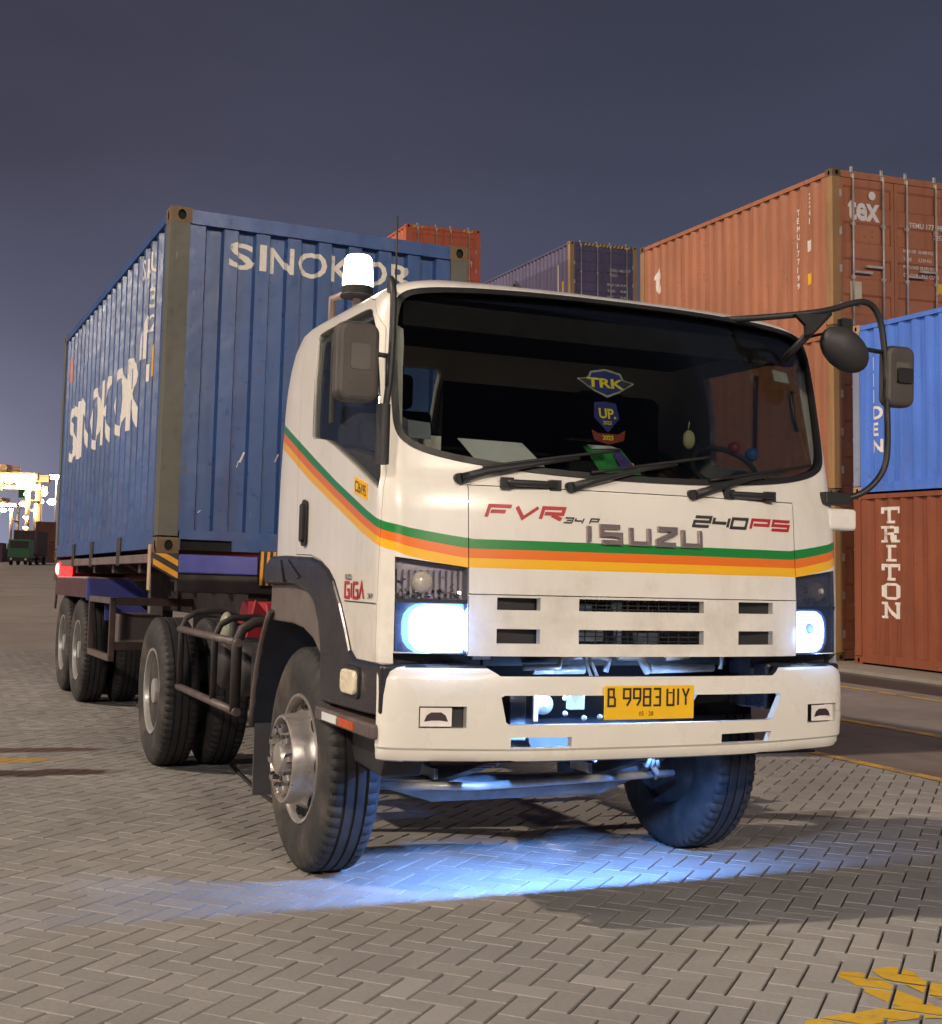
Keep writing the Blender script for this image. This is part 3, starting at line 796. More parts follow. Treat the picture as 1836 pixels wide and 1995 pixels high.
        if hazard:
            hz = MB()
            spans = ((0.20, 0.60), (CW-0.60, CW-0.20)) if hazard == 2 else ((0.5, CW-0.22),)
            for a, b_ in spans:
                n = max(3, int((b_-a)/0.13))
                for k in range(n):
                    x = a+(b_-a)*k/n; w_ = (b_-a)/n*0.5
                    hz.poly([(x, -0.002, H-0.105), (x+w_, -0.002, H-0.105), (x+w_+0.05, -0.002, H-0.02), (x+0.05, -0.002, H-0.02)])
            hz.build('hazard_stripe', M_STICK, r)
    return dict(root=r, sp=sp, fl=fl, ep=ep, fe=fe, L=L, H=H)
def frame_mw(o, th, roll, pitch):
    u = Vector((math.cos(th), math.sin(th), 0)); v = Vector((-math.sin(th), math.cos(th), 0)); w = Vector((0, 0, 1))
    u, w = u*math.cos(roll)-w*math.sin(roll), u*math.sin(roll)+w*math.cos(roll)
    v, w = v*math.cos(pitch)-w*math.sin(pitch), v*math.sin(pitch)+w*math.cos(pitch)
    return Matrix(((u.x, v.x, w.x, o[0]), (u.y, v.y, w.y, o[1]), (u.z, v.z, w.z, o[2]), (0, 0, 0, 1)))
def rect_on(parent, name, mat, fn, pts, t0, t1, z0, z1):
    mb = MB()
    ts = sorted([t0, t1] + [t for t, d in pts if min(t0, t1) < t < max(t0, t1)])
    for a, b in zip(ts, ts[1:]): mb.poly([fn(a, prof_depth(pts, a)-0.003, z0), fn(b, prof_depth(pts, b)-0.003, z0), fn(b, prof_depth(pts, b)-0.003, z1), fn(a, prof_depth(pts, a)-0.003, z1)])
    return mb.build(name, mat, parent)
def flat_plate(parent, name, mat, x0, x1, z0, z1, y=-0.003): return MB().box((x0, y, z0), (x1, y+0.002, z1)).build(name, mat, parent)

P_BLUE = container_paint('container_blue_weathered', (0.036, 0.090, 0.255), 0.35, 0.34, 0.2)
P_BLUEPOST = container_paint('container_post_grimy', (0.105, 0.105, 0.085), 0.75, 0.6, 0.3, (0.10, 0.055, 0.02))
P_CASTR = container_paint('casting_rusty', (0.15, 0.095, 0.045), 0.7, 0.6, 0.3, (0.10, 0.04, 0.018))
P_BROWN = container_paint('container_brown', (0.40, 0.155, 0.080), 0.25, 0.5, 0.14)
P_BROWN2 = container_paint('container_brown_second', (0.36, 0.140, 0.072), 0.25, 0.5, 0.14)
P_BROWN3 = container_paint('container_red_brown', (0.225, 0.060, 0.024), 0.3, 0.5, 0.16)
P_BRPOST = container_paint('container_brown_post', (0.35, 0.20, 0.085), 0.45, 0.6, 0.2)
P_BLUE2 = container_paint('container_bright_blue', (0.075, 0.20, 0.72), 0.18, 0.42, 0.14)
P_BL2POST = container_paint('container_bluegrey_post', (0.22, 0.26, 0.38), 0.4, 0.55, 0.2)
P_NAVY = container_paint('container_dusky_navy', (0.13, 0.115, 0.22), 0.2, 0.5, 0.15)
P_ORANGE = container_paint('container_orange', (0.62, 0.15, 0.075), 0.15, 0.5, 0.12)
P_TAN = container_paint('container_tan_post', (0.45, 0.30, 0.15), 0.3, 0.6, 0.2)

# ---- the blue container on the trailer
C_O, C_TH, C_R, C_P = Vector((-2.3073, 9.7465, 1.5136)), 0.4221, 0.0064, 0.0106
C_MW = frame_mw(C_O, C_TH, C_R, C_P)
K = make_container('weathered blue corrugated container with rusty corners riding on the trailer behind the truck', (P_BLUE, P_BLUEPOST, P_CASTR), C_MW)
r = K['root']
x = 0.455
for ch, ww in zip('SINOKOR', (0.205, 0.055, 0.185, 0.235, 0.20, 0.235, 0.20)):
    g_, _ = text_geo(ch, 0.205, 0.018); w0 = max(p[0] for p in g_)
    print_on(ch, 0.205, K['fe'], K['ep'], x, 1, 2.182, M_LETTERC, r, bold=0.018, xs=ww/w0)
    x += ww + 0.034
y = 5.36
for ch, ww in zip('SINOKOR', (0.52, 0.15, 0.52, 0.62, 0.55, 0.62, 0.52)):
    g_, _ = text_geo(ch, 0.62, 0.008); w0 = max(p[0] for p in g_)
    print_on(ch, 0.62, K['fl'], K['sp'], y, -1, 1.05, M_LETTER, r, bold=0.008, xs=ww/w0)
    y -= ww + 0.118
print_on('SKLU', 0.17, K['fl'], K['sp'], 1.12, -1, 2.24, M_LETTER, r, bold=0.012, xs=0.9)
print_on('136', 0.17, K['fl'], K['sp'], 0.86, -1, 1.95, M_LETTER, r, bold=0.012, xs=1.0)
print_on('22', 0.14, K['fl'], K['sp'], 0.86, -1, 1.76, M_LETTER, r, bold=0.012, xs=1.0)
rect_on(r, 'number_strip', M_LETTER, K['fl'], K['sp'], 0.80, 0.74, 1.36, 1.50)
rect_on(r, 'sticker', M_STICK, K['fl'], K['sp'], 0.56, 0.50, 1.37, 1.62)
rect_on(r, 'sticker', plain('faded_red_sticker', (0.55, 0.17, 0.10), 0.5), K['fl'], K['sp'], 5.50, 5.30, 1.98, 2.25)
mb = MB()
tr = [(1.17, 1.56), (1.17, 1.66), (0.98, 1.98), (0.98, 1.60)]
for t0, t1 in ((1.17, 1.12), (1.12, 1.07), (1.07, 1.02), (1.02, 0.98)):
    q = lambda t: 1.64 + (1.17-t)/0.19*0.32
    f = lambda t, z: K['fl'](t, prof_depth(K['sp'], t)-0.003, z)
    mb.poly([f(t0, 1.58), f(t1, 1.58), f(t1, q(t1)), f(t0, q(t0)+0.001)])
mb.build('emblem', M_LETTER, r)
mb = MB()   # scuffs on the front sheet
for (x0, z0, dx, dz) in ((0.60, 0.70, 0.05, 0.08), (0.585, 0.66, 0.018, 0.05), (0.88, 0.72, 0.03, 0.06), (0.30, 0.30, 0.03, 0.02)):
    f = lambda t, z: K['fe'](t, prof_depth(K['ep'], t)-0.003, z)
    mb.poly([f(x0, z0), f(x0+dx*0.35, z0), f(x0+dx, z0+dz), f(x0+dx*0.7, z0+dz)])
mb.build('scuff', M_LETTERC, r)

# ---- the stacks on the right
S_MW = frame_mw(Vector((S_O.x, S_O.y, 0.2056)), TH2, SR, SP)
def st_mw(u, v, z): return S_MW @ Matrix.Translation((u, v, z))
GB, GS = 'brown containers stacked three high', 'containers stacked two high beside the yellow lines'
D_B = (P_BROWN, P_BRPOST, P_CASTR)
K = make_container('topmost brown container of the tall stack, white lettering on its ribbed doors', D_B, st_mw(0, 0, 2*2.591), doors=True, group=GB)
r = K['root']
def door_text(r, s, x, z, size, y=-0.004, mat=M_LETTERB, bold=0.01, xs=1.0, name='lettering'):
    mb = MB(); flat_text(mb, s, size, lambda a, b: (x+a, y, z+b), bold, xs); return mb.build(name, mat, r)
door_text(r, 'tex', 0.30, 1.80, 0.36, 0.008, bold=0.03, xs=0.82)
mb = MB().lathe([(0.0, 0.07), (0.004, 0.07)], 1, (0.78, 0.004, 2.22), 16); mb.build('lettering', M_LETTERB, r)
for i, s in enumerate(('TEMU 177199', '22G1')): door_text(r, s, 1.52+0.5*i, 1.78-0.16*i, 0.085, 0.008)
for i, s in enumerate(('MAX GR  30,480 KG', 'TARE       2,230 KG', 'PAYLOAD 28,250 KG', 'CU CAP   33.2 CU M')): door_text(r, s, 1.40, 1.36-0.13*i, 0.062, 0.008, xs=0.95)
flat_plate(r, 'sticker', M_CREAMST, 0.34, 0.56, 0.44, 0.82, 0.004)
flat_plate(r, 'sticker', M_STICK, 2.06, 2.22, 0.74, 0.90, 0.004)
f, sp = K['fl'], K['sp']
print_on('tex', 0.9, f, sp, 5.60, -1, 0.9, M_LETTERB, r, bold=0.03, xs=0.001) if False else None
# vertical word running down the far end of the long side, and the number column near the doors
for i, ch in enumerate('tex'): print_on(ch, 0.52 if ch == 't' else 0.40, f, sp, 5.52, -1, 1.55-0.62*i, M_LETTERB, r, bold=0.04, xs=0.8)
for i, ch in enumerate('TEMU177199'): print_on(ch, 0.10, f, sp, 0.98, -1, 2.05-0.135*i, M_LETTERB, r, bold=0.03)
for i, ch in enumerate('22G1'): print_on(ch, 0.10, f, sp, 0.66, -1, 2.25-0.135*i, M_LETTERB, r, bold=0.03)
rect_on(r, 'sticker', M_STICK, f, sp, 0.70, 0.56, 0.86, 1.04); rect_on(r, 'sticker', M_LETTERB, f, sp, 0.70, 0.56, 1.40, 1.58)
K2 = make_container('middle brown container of the tall stack, seen through the truck windshield', (P_BROWN2, P_BRPOST, P_CASTR), st_mw(0, 0, 2.591), doors=True, group=GB)
rect_on(K2['root'], 'sticker', M_LETTERB, K2['fl'], K2['sp'], 0.86, 0.72, 1.72, 1.92); rect_on(K2['root'], 'sticker', M_STICK, K2['fl'], K2['sp'], 0.84, 0.72, 1.40, 1.58)
K3 = make_container('bottom brown container of the tall stack, half hidden behind the cab', D_B, st_mw(0, 0, 0.012), doors=True, group=GB)
V_T0 = -(0.4439+6.058)
K = make_container('bright blue container with white vertical lettering above the red-brown one', (P_BLUE2, P_BL2POST, P_TAN), st_mw(0, V_T0, 2.591), group=GS)
for i, ch in enumerate('IIIDEN'):
    print_on(ch, 0.20, K['fl'], K['sp'], 5.62, -1, 1.86-0.25*i, M_LETTER, K['root'], bold=0.03, xs=1.1)
K = make_container('red-brown container with white vertical lettering at the bottom of the right-hand stack', (P_BROWN3, P_BROWN3, P_BROWN3), st_mw(0, V_T0, 0.012), group=GS)
SERIF = {'T': [(0,1,1,.80),(.4,.80,.6,.16),(.26,.16,.74,0),(0,.80,.13,.60),(.87,.80,1,.60)],
 'R': [(.0,1,.70,.84),(.12,.84,.32,.15),(.0,.15,.42,0),(.70,.95,.92,.55),(.32,.60,.70,.45),(.56,.45,.80,.15),(.60,.15,1,0)],
 'I': [(.22,1,.78,.85),(.4,.85,.6,.15),(.22,.15,.78,0)],
 'O': [(.25,1,.75,.84),(.0,.84,.24,.16),(.76,.84,1,.16),(.25,.16,.75,0)],
 'N': [(.0,1,.34,.85),(.10,.85,.28,.15),(.0,.15,.38,0),(.72,1,1,.85),(.76,.85,.94,.0)]}
def block_letter(K, ch, t0, w, z0, h, mat):
    mb = MB(); f, sp = K['fl'], K['sp']
    def P(t, z): return f(t, prof_depth(sp, t)-0.003, z)
    rects = list(SERIF[ch])
    def quad(xa, za0, za1, xb, zb0, zb1):
        xs_ = sorted([xa, xb] + [(t0-t)/w for t, d in sp if xa < (t0-t)/w < xb])
        for a, b in zip(xs_, xs_[1:]):
            k = lambda x, p, q: p+(q-p)*(x-xa)/(xb-xa)
            mb.poly([P(t0-a*w, z0+h*k(a, za0, zb0)), P(t0-b*w, z0+h*k(b, za0, zb0)), P(t0-b*w, z0+h*k(b, za1, zb1)), P(t0-a*w, z0+h*k(a, za1, zb1))])
    for (x0, y1, x1, y0) in rects: quad(x0, y0, y1, x1, y0, y1)
    if ch == 'N': quad(.28, .70, 1.0, .76, 0.0, .28)
    if ch == 'O':
        quad(.06, .84, .86, .25, .84, 1.0); quad(.75, .84, 1.0, .94, .84, .86); quad(.06, .14, .16, .25, 0.0, .16); quad(.75, 0.0, .16, .94, .14, .16)
    return mb.build('lettering', mat, K['root'])
for i, ch in enumerate('TRITON'): block_letter(K, ch, 5.46, 0.40, 2.14-0.282*i-0.02, 0.245, M_LETTERB)

# ---- the two tall stacks further back
HC = 2.896
GO, GN = 'orange containers stacked four high far behind', 'dusky navy containers stacked four high far behind'
for (u, v, mats, lab, grp, hz, g4) in ((0.19, 20.45, (P_ORANGE, P_ORANGE, P_ORANGE), 'orange container', GO, 2, 'gold'), (5.80, 20.6, (P_NAVY, P_TAN, P_TAN), 'dusky navy container', GN, 1, 'navy')):
    base = st_mw(u, v, 0)
    for k in range(4):
        top = k == 3
        if top: l_ = lab + ' on top of the far stack, hazard stripes above its doors'
        else: l_ = lab + (' at the bottom of the far stack', ' second from the ground in the far stack', ' third from the ground in the far stack')[k]
        K = make_container(l_, mats, st_mw(u, v, 0.012*(k == 0)+k*HC), L=12.192 if g4 == 'navy' else 6.058, H=HC, doors=True, group=grp, hazard=hz if top else False)
        if top and g4 == 'navy':
            for i, s in enumerate(('SEGU 461327', '45G1')): door_text(K['root'], s, 1.42, 2.02-0.16*i, 0.10, 0.008)
            for i, s in enumerate(('MAX GR', 'TARE', 'NET', 'CU')): door_text(K['root'], s, 1.35, 1.55-0.2*i, 0.085, 0.008); door_text(K['root'], '30,480', 1.82, 1.55-0.2*i, 0.085, 0.008)
            rect_on(K['root'], 'sticker', M_STICK, K['fl'], K['sp'], 0.66, 0.5, 1.3, 1.7); rect_on(K['root'], 'number_strip', M_LETTERB, K['fl'], K['sp'], 0.98, 0.9, 0.9, 2.3)
        if top and g4 == 'gold':
            door_text(K['root'], 'GSL', 0.30, 1.72, 0.26, 0.006, bold=0.03); door_text(K['root'], 'GLDU 528104', 1.35, 1.82, 0.10, 0.008); door_text(K['root'], '1', 2.12, 1.74, 0.18, 0.008)
#__PART3__

# ================================================================== the truck
T_MW = Matrix(((U_T.x, V_T.x, 0, TRUCK_O.x), (U_T.y, V_T.y, 0, TRUCK_O.y), (0, 0, 1, 0), (0, 0, 0, 1)))
TR = empty('tractor_truck', 'white cab-over tractor truck with green, orange and yellow bands and lit headlights', 'truck', None, T_MW)
def lerp(x, P):
    if x <= P[0][0]: return P[0][1]
    for (a, u), (b, v) in zip(P, P[1:]):
        if x <= b: return u+(v-u)*(x-a)/(b-a)
    return P[-1][1]
SH = 0.025
BZ = [(0.6, 0.0), (1.05, 0.045), (1.08, 0.05), (1.35, 0.055), (1.75, 0.09), (1.80, 0.115), (2.5, 0.268), (2.58, 0.292), (2.62, 0.33), (2.655, 0.40), (2.685, 0.50), (2.71, 0.62), (2.74, 0.85)]
AZ = [(1.0, 1.135), (1.9, 1.135), (2.3, 1.126), (2.48, 1.110), (2.56, 1.090), (2.60, 1.060), (2.64, 0.99), (2.68, 0.87), (2.71, 0.72), (2.74, 0.50)]
RZ = [(1.0, 1.87), (1.7, 1.85), (1.95, 1.83), (2.2, 1.81), (2.4, 1.765), (2.50, 1.71), (2.56, 1.66), (2.62, 1.54), (2.67, 1.36), (2.71, 1.22), (2.74, 1.08)]
def cav(a): return 0.1*min(abs(a-SH), 1.15)**2.5
def Bf(a, z): return lerp(z, BZ)+cav(a)
def outline(z, t=0.0):
    A = lerp(z, AZ)-t; b0 = lerp(z, BZ)+t; R = lerp(z, RZ)-t
    pts = []; ac = A-0.10; nf = 24
    def fb(a): return b0+0.1*abs(a)**2.5
    for i in range(nf+1):
        a = -ac+2*ac*i/nf; pts.append((a, fb(a)))
    p0, p1, p2 = (ac, fb(ac)), (A-0.003, fb(ac)+0.030), (A, fb(ac)+0.12)
    c = []
    for i in range(1, 9):
        s = i/8; c.append(((1-s)**2*p0[0]+2*s*(1-s)*p1[0]+s*s*p2[0], (1-s)**2*p0[1]+2*s*(1-s)*p1[1]+s*s*p2[1]))
    rr = 0.09
    for i in range(1, 11): c.append((A, p2[1]+(R-rr-p2[1])*i/10))
    for i in range(1, 6):
        s = PI/2*i/5; c.append((A-rr+rr*math.cos(s), R-rr+rr*math.sin(s)))
    pts += c
    for i in range(1, 8): pts.append(((A-rr)*(1-2*i/8), R))
    pts += [(-a, b) for a, b in c[::-1]]
    return [(a+SH, b) for a, b in pts]
ZL = [1.03, 1.08, 1.2, 1.32, 1.45, 1.55, 1.65, 1.75, 1.775, 1.80, 1.84, 1.9, 2.0, 2.1, 2.2, 2.3, 2.4, 2.48, 2.52, 2.56, 2.59, 2.615, 2.64, 2.66, 2.68, 2.695, 2.71, 2.725, 2.74]
def shell(t0=0.0, t1=0.035):
    mb = MB(); rings = []
    for t in (t0, t1):
        rr = []
        for z in ZL:
            zz = 1.03+(z-1.03)*(2.74-t-1.03)/1.71
            rr.append([mb.vert((a, b, zz)) for a, b in outline(z, t)])
        rings.append(rr)
    n = len(rings[0][0])
    for q, rr in enumerate(rings):
        for A, B in zip(rr, rr[1:]):
            for k in range(n):
                f = (A[k], A[(k+1) % n], B[(k+1) % n], B[k]); mb.face(f if q == 0 else f[::-1])
        mb.face(rr[-1] if q == 0 else rr[-1][::-1])
    for k in range(n): mb.face((rings[0][0][(k+1) % n], rings[0][0][k], rings[1][0][k], rings[1][0][(k+1) % n]))
    return mb.mesh('shell', M_CAB)
def grow(poly, d):
    """offset a counter-clockwise polygon outward"""
    n = len(poly); out = []
    ar = sum(poly[i-1][0]*poly[i][1]-poly[i][0]*poly[i-1][1] for i in range(n)); sg = 1 if ar > 0 else -1
    for i in range(n):
        p, a, b = Vector(poly[i]), Vector(poly[i-1]), Vector(poly[(i+1) % n])
        d0 = (p-a).normalized(); d1 = (b-p).normalized(); nn = Vector((d0.y+d1.y, -(d0.x+d1.x)))*sg
        nn.normalize(); c = max(0.5, nn.dot(Vector((d0.y, -d0.x))*sg)); out.append(tuple(p+nn*d/c))
    return out
def PR(poly, axis, d0, d1, more=()):
    mb = MB().prism(poly, axis, d0, d1)
    for p, ax, a, b in more: mb.prism(p, ax, a, b)
    return mb.mesh('cutter', M_CAB)
def rect(x0, x1, y0, y1): return [(x0, y0), (x1, y0), (x1, y1), (x0, y1)]

WS_R = [(0.0, 1.812), (0.40, 1.820), (0.72, 1.845), (0.93, 1.880), (1.040, 1.925), (1.076, 1.985), (1.080, 2.10), (1.078, 2.30), (1.068, 2.47), (1.035, 2.570), (0.93, 2.606), (0.70, 2.622), (0.35, 2.632), (0.0, 2.634)]
WS = chaikin([(a+SH, z) for a, z in WS_R] + [(-a+SH, z) for a, z in WS_R[-2:0:-1]])
WIN = [(0.258, 1.735), (0.275, 1.738), (0.60, 1.862), (0.941, 1.983), (1.08, 2.005), (1.190, 2.010), (1.20, 2.06), (1.192, 2.245), (1.170, 2.42), (1.145, 2.49), (1.07, 2.502), (0.80, 2.502), (0.56, 2.502), (0.42, 2.500), (0.370, 2.478), (0.335, 2.37), (0.30, 2.10), (0.258, 1.80)]
def adj(poly):
    """side-view outline drawn on the plane a = -1.12 carried along the sight lines to the real side surface"""
    out = []
    for b, z in poly:
        q = (b, z)
        for _ in range(6):
            s = (-(lerp(q[1], AZ)-SH)+2.895)/(-1.12+2.895); q = (-4.756+(b+4.756)*s, 1.402+(z-1.402)*s)
        out.append(q)
    return out
WIN0 = adj(WIN); WIN = chaikin(WIN0, True, 1)
REARW = [(-0.80, 2.08), (-0.32, 2.08), (-0.30, 2.10), (-0.28, 2.46), (-0.30, 2.48), (-0.80, 2.48), (-0.82, 2.46), (-0.82, 2.10)]
FEN = [(0.40, 0.9), (0.40, 1.035), (0.488, 1.037), (0.559, 1.07), (0.63, 1.164), (0.714, 1.263), (0.815, 1.357), (0.902, 1.405), (1.006, 1.438), (1.153, 1.459), (1.627, 1.467), (2.0, 1.462), (2.0, 0.9)]
DOOR = [(0.235, 1.032), (0.46, 1.032), (0.53, 1.05), (0.60, 1.14), (0.69, 1.255), (0.80, 1.365), (0.90, 1.418), (1.0, 1.452), (1.15, 1.474), (1.40, 1.478), (1.40, 2.05), (1.375, 2.40), (1.33, 2.50), (1.25, 2.545), (0.45, 2.545), (0.36, 2.52), (0.31, 2.40), (0.235, 1.76)]
DOOR = [p for p in adj(DOOR)]
FP = rect(-0.770, 0.832, 1.326, 1.763); GRL = rect(-0.770, 0.832, 1.077, 1.318)
HL_L = [(-1.060, 1.088), (-0.774, 1.080), (-0.774, 1.430), (-1.060, 1.466)]
HL_R = [(1.108, 1.088), (0.836, 1.080), (0.836, 1.430), (1.108, 1.466)]
SLOTS = [(z0, z1, a0, a1) for z0, z1 in ((1.263, 1.313), (1.128, 1.187)) for a0, a1 in ((-0.655, -0.470), (-0.298, 0.308), (0.494, 0.690))]
def build_cab():
    sh = shell()
    ws_out = PR(grow(WS, -0.004), 1, -0.3, 0.95); ws_in = PR(grow(WS, -0.026), 1, -0.3, 0.95)
    wi, wo = chaikin(grow(WIN0, -0.022), True, 1), chaikin(grow(WIN0, -0.003), True, 1)
    win = PR(wi, 0, -1.4, -1.04, [(wi, 0, 1.09, 1.4)]); win_o = PR(wo, 0, -1.4, -1.04, [(wo, 0, 1.09, 1.4)])
    rw = PR(REARW, 1, 1.6, 2.0)
    fen = PR(FEN, 0, -1.4, -0.6, [(FEN, 0, 0.6, 1.4)])
    dgap = PR(grow(DOOR, 0.004), 0, -1.4, -0.98, [(grow(DOOR, 0.004), 0, 1.03, 1.4)])
    front = PR(grow(FP, 0.004), 1, -0.3, 0.30, [(rect(-0.774, 0.836, 1.0, 1.317), 1, -0.3, 0.305)])
    hl = PR(HL_L, 1, -0.3, 0.42, [(HL_R, 1, -0.3, 0.42)]); hlb = PR(rect(-1.062, -0.760, 1.0, 1.084), 1, -0.3, 0.42, [(rect(0.822, 1.115, 1.0, 1.084), 1, -0.3, 0.42)])
    cowl = PR(rect(-1.3, 1.35, 1.766, 1.771), 1, -0.3, 0.165)   # thin joint under the windshield
    cab = bool_mesh(sh, [ws_out, win_o, rw, fen, front, dgap], 'DIFFERENCE', 'cab', [M_CAB])
    cab = bool_mesh(cab, [hl, hlb], 'DIFFERENCE', 'cab', [M_CAB])
    obj('cab', shade_auto(cab), TR)
    for sgn in (-1, 1):
        dp = PR(DOOR, 0, -1.4, -0.98) if sgn < 0 else PR(DOOR, 0, 1.03, 1.4)
        d = bool_mesh(bool_mesh(sh, [dp], 'INTERSECT', 'door', [M_CAB]), [win_o, fen], 'DIFFERENCE', 'door', [M_CAB])
        d = obj('door', shade_auto(d), TR)
        side = (-1.4, -0.98) if sgn < 0 else (1.03, 1.4)
        g = bool_mesh(shell(0.012, 0.018), [PR(WIN, 0, *side)], 'INTERSECT', 'side_window', [M_SGLASS]); obj('side_window', shade_auto(g), d)
        s = bool_mesh(bool_mesh(shell(-0.003, 0.03), [PR(WIN, 0, *side)], 'INTERSECT'), [win], 'DIFFERENCE', 'window_seal', [M_SEAL]); obj('window_seal', shade_auto(s), d)
        x = -1.118 if sgn < 0 else 1.165
        e = -1 if sgn < 0 else 1
        hb = MB().rbox((min(x, x+e*0.006), 1.245, 1.515), (max(x, x+e*0.006), 1.325, 1.735), 0.03, 0); hb.build('handle_recess', M_BLACK, d)
        bevel(MB().rbox((min(x, x+e*0.022), 1.262, 1.535), (max(x, x+e*0.022), 1.305, 1.715), 0.015, 0).build('door_handle', M_BLACK, d), 0.004)
        bevel(MB().box((min(x-e*0.01, x+e*0.012), 0.90, 2.06), (max(x-e*0.01, x+e*0.012), 0.918, 2.47)).build('window_bar', M_BLACK, d), 0.003)
    fp = bool_mesh(sh, [PR(FP, 1, -0.3, 0.30)], 'INTERSECT', 'front_panel', [M_CAB]); fp = obj('front_panel', shade_auto(fp), TR)
    sl = MB()
    for z0, z1, a0, a1 in SLOTS: sl.prism(rect(a0, a1, z0, z1), 1, -0.3, 0.3)
    gr = bool_mesh(bool_mesh(sh, [PR(GRL, 1, -0.3, 0.30)], 'INTERSECT'), [sl.mesh('c', M_CAB)], 'DIFFERENCE', 'grille', [M_CAB]); gr = obj('grille', shade_auto(gr), TR)
    for z0, z1, a0, a1 in SLOTS:   # fine mesh bars behind the openings
        b = MB(); bb = Bf((a0+a1)/2, z0)+0.045
        if a1-a0 < 0.3: b.box((a0-0.02, bb, z0-0.02), (a1+0.02, bb+0.004, z1+0.02))
        else:
            for k in range(13): x = a0+(a1-a0)*k/12; b.box((x-0.002, bb, z0-0.02), (x+0.002, bb+0.004, z1+0.02))
            for k in range(3): z = z0+(z1-z0)*(k+0.5)/3; b.box((a0-0.02, bb+0.0045, z-0.002), (a1+0.02, bb+0.008, z+0.002))
        b.build('grille_mesh', M_BLACK, gr)['kind'] = 'stuff'
    ws = bool_mesh(shell(0.008, 0.014), [PR(grow(WS, -0.012), 1, -0.3, 0.95)], 'INTERSECT', 'windshield', [M_GLASS]); ws = obj('windshield', shade_auto(ws), TR)
    s = bool_mesh(bool_mesh(shell(-0.005, 0.03), [PR(WS, 1, -0.3, 0.95)], 'INTERSECT'), [ws_in], 'DIFFERENCE', 'windshield_seal', [M_SEAL]); obj('windshield_seal', shade_auto(s), TR)
    g = bool_mesh(shell(0.010, 0.016), [PR(grow(REARW, 0.012), 1, 1.6, 2.0)], 'INTERSECT', 'rear_window', [M_SGLASS]); obj('rear_window', shade_auto(g), TR)
    return fp, gr, ws
FPANEL, GRILLE, WSHIELD = build_cab()

# cab floor, back trim and the inside
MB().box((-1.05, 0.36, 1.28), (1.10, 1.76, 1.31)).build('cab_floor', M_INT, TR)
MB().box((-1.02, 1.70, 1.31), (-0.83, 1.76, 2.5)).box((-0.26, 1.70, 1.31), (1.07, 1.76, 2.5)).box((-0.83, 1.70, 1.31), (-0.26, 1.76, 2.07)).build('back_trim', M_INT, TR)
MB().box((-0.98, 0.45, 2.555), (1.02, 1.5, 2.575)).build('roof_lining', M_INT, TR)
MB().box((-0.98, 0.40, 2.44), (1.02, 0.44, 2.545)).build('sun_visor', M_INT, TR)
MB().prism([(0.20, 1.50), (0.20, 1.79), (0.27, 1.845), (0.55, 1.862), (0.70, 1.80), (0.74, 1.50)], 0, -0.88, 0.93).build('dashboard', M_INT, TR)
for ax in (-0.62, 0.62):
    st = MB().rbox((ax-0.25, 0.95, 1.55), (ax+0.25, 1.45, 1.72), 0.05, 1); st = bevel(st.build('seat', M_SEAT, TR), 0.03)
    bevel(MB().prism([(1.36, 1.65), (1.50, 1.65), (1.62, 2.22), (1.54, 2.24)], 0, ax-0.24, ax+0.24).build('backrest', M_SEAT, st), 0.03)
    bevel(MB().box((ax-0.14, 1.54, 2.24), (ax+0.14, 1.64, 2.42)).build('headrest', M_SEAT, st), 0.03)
bevel(MB().prism([(0.30, 1.72), (0.92, 1.72), (0.92, 1.96), (0.55, 1.90), (0.33, 1.80)], 0, -1.06, -0.98).build('door_trim', M_BEIGE, TR), 0.015)
bevel(MB().prism([(0.72, 1.92), (1.22, 1.96), (1.22, 2.10), (0.98, 2.13), (0.80, 2.06)], 0, -1.00, -0.72).build('seat_cover', plain('grey_cloth', (0.12, 0.12, 0.14), 0.9), TR), 0.04)
c = (0.865, 0.74, 1.955); ring = []
for k in range(25): t = PI*2*k/24; ring.append((c[0]+0.185*math.cos(t), c[1]+0.09*math.sin(t), c[2]+0.115*math.sin(t)))
MB().tube(ring[:-1], 0.014, 8, True).build('steering_wheel', M_BLACK, TR)
MB().tube([(1.09, 0.50, 2.33), (1.045, 0.46, 2.32), (1.04, 0.42, 2.18), (1.09, 0.46, 2.14)], 0.012, 8).build('grab_handle', M_BLACK, TR)

# front lettering and handles
def on_front(off): return lambda x, z, d=0: None
def front_fn(a0, z0, out):
    return lambda x, y, d=1.0: (a0+x, Bf(a0+x, z0+y)-0.001-out*d, z0+y)
q, wd = stroke_geo('ISUZU', 0.086, 0.066, 0.041, 0.022)
for i, (ch, x0) in enumerate(zip('ISUZU', (0.0, 0.075, 0.215, 0.345, 0.472))):
    q, _ = stroke_geo(ch, 0.086, 0.066, 0.0, 0.021); mb = MB(); solid_quads(mb, q, front_fn(-0.268+x0, 1.551, 0.014), 1.0)
    bevel(mb.build('chrome_letter', M_DCHROME, FPANEL), 0.004, 2, 30)
def decal(txt, a0, z0, w, h, gap, t, mat, shear=0.35):
    q, W_ = stroke_geo(txt, w, h, gap, t, shear); mb = MB(); solid_quads(mb, q, front_fn(a0, z0, 0.0022), 1.0)
    return mb.build('decal', mat, FPANEL)
decal('FVR', -0.700, 1.638, 0.092, 0.046, 0.024, 0.0145, M_RED)
decal('34 P', -0.365, 1.627, 0.036, 0.020, 0.012, 0.006, M_DGREY, 0.5)
decal('240', 0.262, 1.638, 0.080, 0.040, 0.020, 0.013, M_DGREY)
decal('PS', 0.572, 1.638, 0.098, 0.040, 0.026, 0.013, M_RED)
